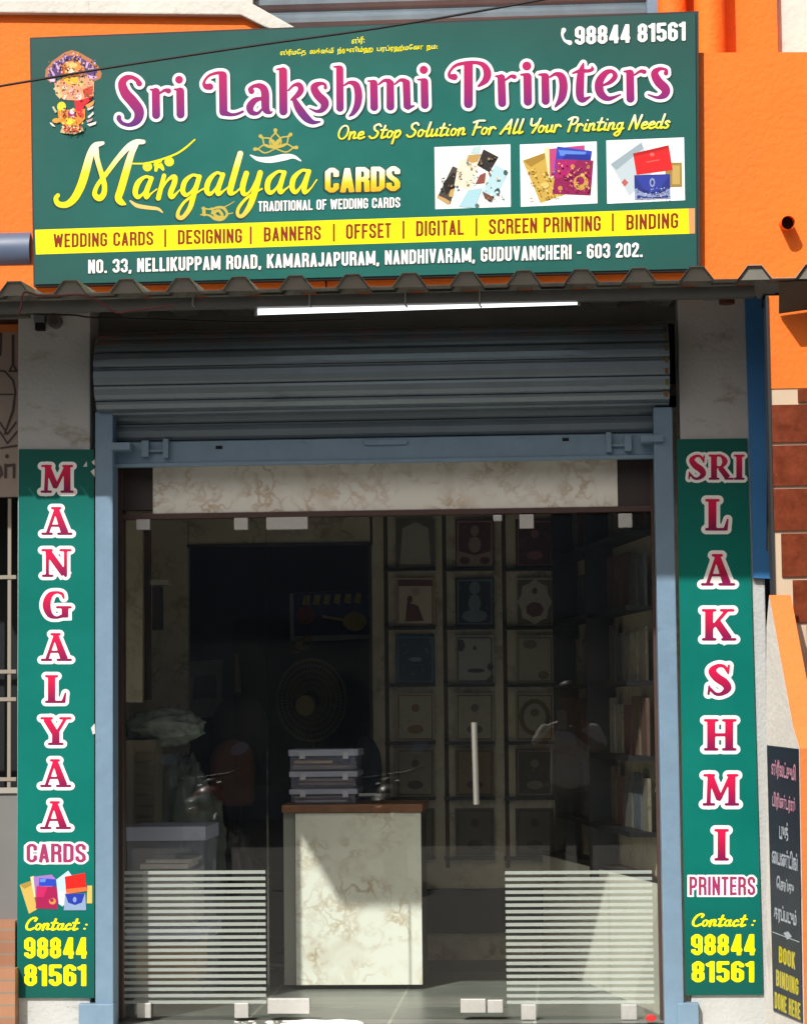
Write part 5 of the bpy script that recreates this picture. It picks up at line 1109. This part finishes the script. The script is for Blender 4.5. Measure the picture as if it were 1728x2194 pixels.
# storage boxes on the floor at the left
plastic_box("large clear storage box, upper one behind the left glass", 268, 1772, 440, 1985, .50, .40, 30, [(312, 1842, 410, 1850, "cfc8b8"), (300, 1852, 402, 1862, "d8d2c4"), (306, 1866, 414, 1980, "b9b2a8")], False, "storage boxes behind the left glass")
plastic_box("large clear storage box holding yellow packets, lowest behind the left glass", 268, 1988, 446, 2142, .50, .40, 26, [(292, 2026, 420, 2104, "c49a52"), (296, 2108, 412, 2130, "8f7f60")], False, "storage boxes behind the left glass")
# cabinet with louvres and plastic wrapped bundle
lc = thing("louvred_cabinet", "tan louvred cabinet against the left wall behind the storage boxes", "cabinet")
m = MB(); pxbox(262, 1586, 330, 2150, 1.1, .3, m); m.build("carcass", M("tan_board", "9b8c74", .6, noise=(6, .1)), lc)
m = MB()
for k in range(7): pxbox(292, 1612 + k * 24, 330, 1630 + k * 24, 1.085, .02, m)
m.build("louvres", M("tan_louvre", "7a6c58", .6), lc)
from mathutils import noise as mnoise
def crumple(name, c, r, mat, label, cat, seed, amp=.22):
    m = MB().ell((0, 0, 0), (1, 1, 1), 72, 48)
    for i, (x, y, z) in enumerate(m.v):
        p = Vector((x, y, z)); d = 0
        for f_, a_ in ((1.6, 1.0), (3.4, .6), (7.5, .3)): d += a_ * (1 - 2 * abs(mnoise.noise(p * f_ + Vector((seed, seed * 1.7, 0)))))
        q = 1 + amp * (d - .9); m.v[i] = (c[0] + x * q * r[0], c[1] + y * q * r[1], max(.012, c[2] + z * q * r[2]))
    o = m.build(name, mat, None, merge=True, smooth=True); return tag(o, label, cat)
poly1 = M("grey_polythene", "8f998f", .22, noise=(12, .3)); poly2 = M("dark_polythene", "727c74", .22, noise=(9, .3))
c = P(356, 1558, 1.3); crumple("plastic_bundle", (c.x, 1.25, c.z), (.175, .12, .085), poly1, "crumpled grey polythene bundle on the louvred cabinet", "bundle", 3)
c = P(402, 1770, 1.45); crumple("polythene_sack", (c.x, 1.42, .50), (.19, .16, .53), poly2, "tall dark polythene sack standing behind the storage boxes", "sack", 8, .16)
c = P(505, 1770, 1.75); crumple("dark_bag", (c.x, 1.62, .36), (.16, .15, .36), M("black_bag", "191b1f", .4, noise=(9, .3)), "black bulging bag on the floor below the rust cushioned chair", "bag", 12, .14)
# upright strip with small shelf on the left
ws = thing("wall_bracket", "small white bracket shelf on a dark wooden strip left of the opening", "shelf")
m = MB(); pxbox(309, 1135, 322, 1500, 1.6, .03, m); m.build("wood_strip", M("strip_brown", "5a3a2a", .6, noise=(9, .2)), ws)
m = MB(); pxbox(322, 1242, 360, 1253, 1.5, .12, m); m.build("shelf", M("shelf_white", "b9b4a4", .6), ws, bevel=.002)
m = MB(); pxbox(326, 1256, 344, 1350, 1.52, .08, m); m.build("holder", dk, ws)
fp = pxbox(266, 1112, 304, 1505, .62, .03).build("end_panel", marble_in, None); tag(fp, "narrow tan marble end panel high inside the left glass", "panel")
# back room
rp_ = thing("wall_banner", "dark blue banner with yellow lettering deep inside the opening", "banner")
Yb = 3.62; pb_ = Plane((0, Yb - .01))
polys("sheet", pb_, [(M("banner_white", "b9c2cc", .7), [(622, 1374), (620, 1272), (792, 1262), (792, 1368), (720, 1372)]), (M("banner_navy", "2c437e", .6), [(630, 1364), (628, 1272), (792, 1262), (792, 1360), (720, 1360)])], rp_, 1)
polys("artwork", pb_, [(M("banner_gold", "dcc65c", .6), blob(760, 1332, 26, 20)), (M("banner_red", "b04a44", .6), blob(655, 1318, 23, 20, 9)), (M("banner_gold", ""), [(690, 1318), (735, 1325), (735, 1331), (690, 1324)]), *[(M("banner_gold", ""), [(648 + k * 22, 1296 - k), (652 + k * 22, 1276 - k), (664 + k * 22, 1276 - k), (662 + k * 22, 1298 - k)]) for k in range(6)]], rp_, 3)
wp = thing("wall_calendar", "pale grey wall calendar hanging at the left of the opening", "calendar")
polys("page", pb_, [(M("page_grey", "a9ada9", .8, noise=(20, .2)), [(404, 1540), (404, 1418), (478, 1412), (476, 1536)]), (M("page_line", "50534f", .8), [(414, 1500), (414, 1450), (464, 1446), (464, 1496)])], wp, 1)
tf = thing("tube_stick", "thin pale stick standing in the dark opening", "stick"); m = MB(); a, b = P(507, 1402, 2.9), P(509, 1492, 2.9); m.tube([a, b], [.012, .022], 10); m.build("stick", M("pale_stick", "9a968c", .5), tf)
m2_ = MB(); m2_.tube([b, P(509, 1700, 2.9)], .01, 8); m2_.build("support", lm, tf)
fn = thing("pedestal_fan", "round pedestal fan with brown hub in the dark opening", "fan")
Yf = 2.75; c = P(667, 1500, Yf); rad = .205
m = MB()
for rr_ in (1, .86, .72, .58, .44): m.tube([(c.x + rad * rr_ * .9 * math.cos(t), Yf, c.z + rad * rr_ * 1.06 * math.sin(t)) for t in [q * math.pi / 20 for q in range(41)]], .004 if rr_ < 1 else .008, 6, cap=False)
for k in range(60): t = k * math.pi / 30; m.tube([(c.x + .05 * math.cos(t), Yf - .03, c.z + .05 * math.sin(t)), (c.x + rad * .9 * math.cos(t), Yf, c.z + rad * 1.06 * math.sin(t))], .0022, 4, cap=False)
m.build("guard", M("fan_guard", "5f5b50", .5), fn)
for k in range(3):
    bl_ = MB(); t0 = k * 2.094 + .4; bl_.quad(*[(c.x + r * math.cos(t0 + d), Yf + .03 + d * .03, c.z + r * math.sin(t0 + d)) for r, d in ((.04, -.3), (.16, -.5), (.17, .2), (.14, .55), (.04, .3))]); bl_.build("blade", M("fan_blade", "4b3f34", .4), fn)
m = MB(); m.disc((c.x - .03, c.z - .03), .05, .055, Yf - .05, Yf + .08); m.build("hub", M("fan_hub", "8f7a4e", .5), fn)
m = MB(); m.tube([(c.x, Yf + .06, c.z - .05), (c.x, Yf + .06, 0.03)], .016, 10); m.disc((c.x, .015), .18, .015, Yf - .1, Yf + .2); m.build("stand", lm, fn)
oc = thing("office_chair", "dark office chair with rust brown cushion behind the left glass", "chair")
c = P(497, 1640, 1.75)
m = MB(); m.slab([(c.x + a, c.z + b) for a, b in ((-.10, -.2), (.105, -.2), (.115, .02), (.095, .09), (.05, .125), (-.01, .13), (-.07, .10), (-.105, .04))], 1.70, 1.80); m.build("cushion", M("rust_fabric", "5e3a2c", .9, noise=(22, .25), bump=(30, .4)), oc, bevel=.03, smooth=True)
m = MB().ell((c.x + .02, 1.9, c.z + .16), (.15, .05, .2), 20, 12); m.build("backrest", M("black_fabric", "14161b", .8), oc, smooth=True)
m = MB(); m.box(c.x - .2, c.x + .2, 1.6, 2.0, .42, .5); m.build("seat", M("black_fabric", ""), oc, bevel=.03)
m = MB(); m.tube([(c.x, 1.8, .42), (c.x, 1.8, .06)], .03, 10); m.tube([(c.x, 1.98, .45), (c.x, 1.98, c.z + .1)], .02, 8)
for k in range(5): t = k * 1.2566; m.tube([(c.x, 1.8, .07), (c.x + .25 * math.cos(t), 1.8 + .25 * math.sin(t), .03)], .018, 8)
m.build("base", lm, oc)
bgc = thing("hanging_garland", "small bunch of dried yellow flowers hanging in the opening", "garland"); m = MB()
for k in range(14): q = P(648 + random.uniform(-16, 30), 1382 + random.uniform(-14, 16), 3.2); m.ell((q.x, 3.2 + random.uniform(-.03, .03), q.z), (.02, .02, .016), 8, 6)
m.build("flowers", M("dry_yellow", "9c8640", .8, noise=(40, .3)), bgc); q = P(655, 1380, 3.2); m = MB(); m.tube([(q.x, 3.22, q.z), (q.x, 3.22, 2.55)], .003, 5); m.build("string", lm, bgc)
sb = thing("blue_bag", "dark blue cloth bag hanging right of the fan", "bag"); c = P(800, 1610, 2.6); c2 = P(788, 1650, 2.2)
m = MB().ell((c2.x, 2.1, c2.z), (.08, .08, .17), 18, 12, .03); m.build("bag", M("navy_cloth", "1f2c44", .85, noise=(12, .2)), sb, smooth=True)
m = MB(); m.tube([(c2.x - .02, 2.1, c2.z + .15), (c2.x - .01, 2.15, c2.z + .3), (c2.x + .02, 2.1, c2.z + .15)], .006, 6); m.build("strap", M("navy_cloth", ""), sb)

# ================================================================== small things outside
rc = MB(); c = P(1393, 2180, -0.10); rc.disc((c.x, c.z), .022, .013, -0.14, -0.10, 18); o = rc.build("plastic_disc", M("red_plastic", "c02a2a", .35), None, bevel=.003); tag(o, "small red plastic disc lying at the foot of the right frame", "disc")
wr = MB(); rng = random.Random(5)
wp_ = []
for k in range(26):
    t = k / 26 * 2 * math.pi; q = 1 + rng.uniform(-.18, .18); wp_.append((P(682, 2180, -.2).x + .17 * q * math.cos(t), -0.175 + .15 * q * math.sin(t)))
wr.prism(wp_, 0.0005, 0.007); o = wr.build("white_powder", M("white_powder", "f4f2ee", .9, bump=(60, .6)), None); tag(o, "splash of white rangoli powder on the step before the glass door", "powder")
def powder_bits():
    m = MB()
    for k in range(60):
        x = P(rng.uniform(500, 780), 2178, -.1).x; y = rng.uniform(-.16, -.03); s = rng.uniform(.003, .014)
        m.prism([(x + s * math.cos(t) * rng.uniform(.7, 1.6), y + s * math.sin(t) * .6) for t in [q * math.pi / 3 for q in range(6)]], 0.0, .003)
    return m.build("powder_crumbs", M("white_powder", ""), None)
tag(powder_bits(), "white powder crumbs scattered along the foot of the glass door", "powder", kind="stuff")
jb = thing("junction_box", "small grey metal box with black open end on the top of the left pillar", "box")
pxbox(72, 655, 95, 690, YP - .05, .05).build("casing", steel_grey, jb, bevel=.002); pxbox(75, 688, 93, 706, YP - .045, .044).build("opening", M("pitch_black", "040404", .9), jb)
lh = thing("lamp_holder", "round grey lamp holder beside the small metal box on the left pillar", "lamp holder")
m = MB(); c = P(120, 690, YP); m.disc((c.x, c.z), .028, .03, YP - .05, YP + .0, 22); m.build("holder", M("holder_grey", "5c5a56", .6, noise=(20, .1)), lh, smooth=False); m = MB(); m.disc((c.x, c.z), .018, .019, YP - .056, YP - .05, 18); m.build("rim", M("holder_dark", "403e3b", .6), lh)
def wire(name, pts, r, mat, label):
    m = MB(); sm = [(x, y, 1) for x, y, _ in [(p[0], p[1], 0) for p in pts]]
    P3 = [P(*p) for p in pts]; fine = smooth_stroke([tuple(p) for p in [(q.x, q.y + 100, q.z + 100) for q in P3]], 6)
    m.tube([(x, y - 100, z - 100) for x, y, z in fine], r, 6); return tag(m.build(name, mat, None, smooth=True), label, "cable")
red_w = M("red_wire", "5e2428", .5); blk = M("black_cable", "101012", .6)
wire("red_wire", [(40, 675, -1.0), (46, 655, -1.0), (49, 630, -1.0), (60, 626, -1.0), (85, 633, -1.0), (130, 633, -1.0), (165, 631, -1.0), (195, 636, -1.0), (225, 654, -.99), (250, 669, -.98), (285, 665, -.97), (330, 660, -.96), (370, 654, -.95)], .004, red_w, "thin dark red wire sagging under the roof edge above the left pillar")
wire("black_wire", [(40, 670, -.6), (70, 672, -.45), (110, 674, -.36), (160, 675, -.38), (200, 680, -.40), (330, 684, -.40), (560, 690, -.40), (760, 684, -.38)], .004, blk, "thin black wire running from the left pillar across the rolled shutter")
wire("overhead_cable", [(-260, 226, -1.3), (0, 184, -1.3), (250, 142, -1.3), (553, 96, -1.3), (828, 57, -1.3), (1144, 2, -1.3), (1500, -66, -1.3)], .0048, blk, "thin black overhead cable crossing the top left of the signboard")
wire("overhead_cable", [(-260, -146, -1.9), (300, -216, -1.9), (900, -276, -1.9), (1500, -360, -1.9)], .010, blk, "thicker black overhead cable passing above the signboard")

# added unseen strip above the pavement, shaped to cast shade on the shop front
def back_to(px, py, Yt): 
    p = P(px, py, YP); t = (Yt - YP) / SV.y; return p + SV * t
ss = MB(); YO = -2.25
q = [back_to(x, y, YO) for x, y in ((345, 1249), (1738, 1249), (1738, 950), (165, 950))]
ss.slab([(p.x, p.z) for p in q], YO, YO + .006); o = ss.build("shade_blocker", M("blocker_grey", "b9b6ae", .9, noise=(5, .08)), None); tag(o, "added unseen strip above the pavement that casts shade on the shop front", "banner")

# ---- across the street, seen only as reflections in the glass
op = thing("opposite_building", "shaded building across the street mirrored in the shop glass", "building")
MB().box(-30, 30, -27, -25, -0.3, 7.5).build("wall", M("opposite_wall", "8b959c", .9, noise=(1, .2)), op)
for k in range(12): MB().box(-24 + k * 4, -22 + k * 4, -24.99, -24.9, 0.2, 2.6).build("shutter", M("opposite_shutter", "666e72", .6), op)
def motorbike(label, x, y, col, lean):
    t = thing("motorbike", label, "motorbike", "motorbikes parked across the street")
    bk, cr_ = M("bike_black", "121213", .45), chrome
    def wheel(yc):
        m = MB(); m.tube([(0, yc + .29 * math.cos(a), .31 + .29 * math.sin(a)) for a in [q * math.pi / 14 for q in range(29)]], .045, 10, cap=False); w_ = m.build("wheel", bk, t, smooth=True)
        m = MB(); m.tube([(-.06, yc, .31), (.06, yc, .31)], .06, 12)
        for k in range(6): a = k * math.pi / 3; m.tube([(0, yc, .31), (0, yc + .26 * math.cos(a), .31 + .26 * math.sin(a))], .012, 6)
        m.build("rim", steel_grey, w_)
    wheel(.62); wheel(-.62)
    m = MB().ell((0, -.18, .78), (.15, .27, .13), 18, 12); m.build("fuel_tank", M("bike_" + col, col, .3, coat=.5), t, smooth=True)
    m = MB().ell((0, .38, .78), (.13, .42, .06), 18, 10); m.build("seat", bk, t, smooth=True)
    m = MB().ell((0, -.05, .42), (.16, .22, .18), 14, 10); m.build("engine", bk, t, smooth=True)
    m = MB(); m.tube([(-.09, -.62, .31), (-.09, -.42, .92)], .025, 8); m.tube([(.09, -.62, .31), (.09, -.42, .92)], .025, 8); m.tube([(-.36, -.30, 1.02), (-.2, -.38, .98), (.2, -.38, .98), (.36, -.30, 1.02)], .016, 8); m.build("fork_and_handlebar", bk, t, smooth=True)
    m = MB().ell((0, -.55, .86), (.11, .1, .11), 14, 10); m.build("headlight", bk, t, smooth=True)
    m = MB().ell((0, .82, .7), (.08, .05, .05), 12, 8); m.build("tail_light", M("tail_red", "8a1616", .3), t, smooth=True)
    m = MB(); m.box(-.1, .1, .86, .868, .48, .60); m.build("number_plate", M("plate_white", "d8d8d4", .5), t)
    for s in (-1, 1):
        m = MB(); m.tube([(s * .26, -.34, 1.0), (s * .32, -.36, 1.18)], .008, 6); m.disc((s * .34, 1.20), .1, .066, -.375, -.36, 20, s * .3); mi = m.build("mirror", bk, t)
        m = MB(); m.disc((s * .34, 1.20), .092, .058, -.352, -.350, 20, s * .3)
        m.v = [(x_, -.345 + (z_ - 1.2) * -.30 + (y_ + .35), z_) for x_, y_, z_ in m.v]; m.build("mirror_glass", M("mirror_silver", "f2f2f2", .05, metal=1.0), mi)
    m = MB(); m.tube([(-.14, .1, .3), (-.17, .8, .34)], .04, 10); m.build("exhaust", bk, t, smooth=True)
    t.location = (x, y, -0.3); t.rotation_euler = (0, math.radians(lean), 0)
motorbike("red motorbike parked behind the photographer, mirrored in the left glass", -2.41, -11.9, "8a1f24", -8)
motorbike("black motorbike parked behind the photographer, mirrored in the glass door", -.75, -11.9, "1c1f22", -8)

# the person taking the picture, mirrored in the right glass panel
pe = thing("person", "person in a white shirt holding up a phone, mirrored in the right glass panel", "person")
def skin(name, verts, edges, radii, mat, parent):
    me = bpy.data.meshes.new(name); me.from_pydata(verts, edges, []); o = bpy.data.objects.new(name, me); COL.objects.link(o)
    o.modifiers.new("skin", 'SKIN'); o.modifiers.new("sub", 'SUBSURF').levels = 2
    if not me.skin_vertices: me.skin_vertices.new(name="")
    for i, r_ in enumerate(radii): me.skin_vertices[0].data[i].radius = (r_, r_) if not isinstance(r_, tuple) else r_
    me.skin_vertices[0].data[0].use_root = True
    dg = bpy.context.evaluated_depsgraph_get(); dg.update()
    m2 = bpy.data.meshes.new_from_object(o.evaluated_get(dg)); m2.materials.clear(); m2.materials.append(mat)
    for p in m2.polygons: p.use_smooth = True
    bpy.data.objects.remove(o); o2 = bpy.data.objects.new(name, m2); COL.objects.link(o2); o2.parent = parent; return o2
skn = M("skin_brown", "7a5238", .55); shirt = M("white_shirt", "eeeae2", .85); trs = M("dark_trousers", "2a2c33", .85)
X0, Y0, Z0 = 0.80, -10.72, -0.30
V = lambda x, y, z: (X0 + x, Y0 + y, Z0 + z)
skin("body", [V(0, 0, .95), V(0, 0, 1.18), V(0, 0, 1.40), V(0, .02, 1.50), V(0, .03, 1.60), V(0, .03, 1.70), V(-.19, 0, 1.39), V(-.27, .14, 1.22), V(-.12, .36, 1.42), V(.19, 0, 1.39), V(.27, .14, 1.22), V(.0, .36, 1.42), V(-.10, 0, .88), V(-.11, .02, .50), V(-.12, 0, .09), V(-.13, .14, .04), V(.10, 0, .88), V(.11, .02, .50), V(.12, 0, .09), V(.13, .14, .04)],
     [(0, 1), (1, 2), (2, 3), (3, 4), (4, 5), (2, 6), (6, 7), (7, 8), (2, 9), (9, 10), (10, 11), (0, 12), (12, 13), (13, 14), (14, 15), (0, 16), (16, 17), (17, 18), (18, 19)],
     [(.14, .1), (.13, .1), (.12, .09), .055, .09, .085, .06, .045, .03, .06, .045, .03, .08, .06, .045, .035, .08, .06, .045, .035], skn, pe)
skin("shirt", [V(0, 0, .86), V(0, 0, 1.18), V(0, 0, 1.41), V(-.20, 0, 1.38), V(-.275, .12, 1.24), V(.20, 0, 1.38), V(.275, .12, 1.24)], [(0, 1), (1, 2), (2, 3), (3, 4), (2, 5), (5, 6)], [(.20, .13), (.17, .125), (.13, .105), .085, .075, .085, .075], shirt, pe)
skin("trousers", [V(0, 0, .93), V(-.10, 0, .82), V(-.11, .02, .50), V(-.12, 0, .12), V(.10, 0, .82), V(.11, .02, .50), V(.12, 0, .12)], [(0, 1), (1, 2), (2, 3), (0, 4), (4, 5), (5, 6)], [(.15, .11), .10, .08, .07, .10, .08, .07], trs, pe)
MB().ell(V(0, .01, 1.73), (.098, .11, .085), 16, 10).build("hair", M("black_hair", "0d0c0c", .5), pe, smooth=True)
ph = MB(); ph.box(X0 - .10, X0 - .02, Y0 + .385, Y0 + .393, Z0 + 1.40, Z0 + 1.56); o = ph.build("phone", M("phone_pale", "b8b2aa", .3), None, bevel=.003); tag(o, "pale phone held up by the person, mirrored in the right glass panel", "phone")
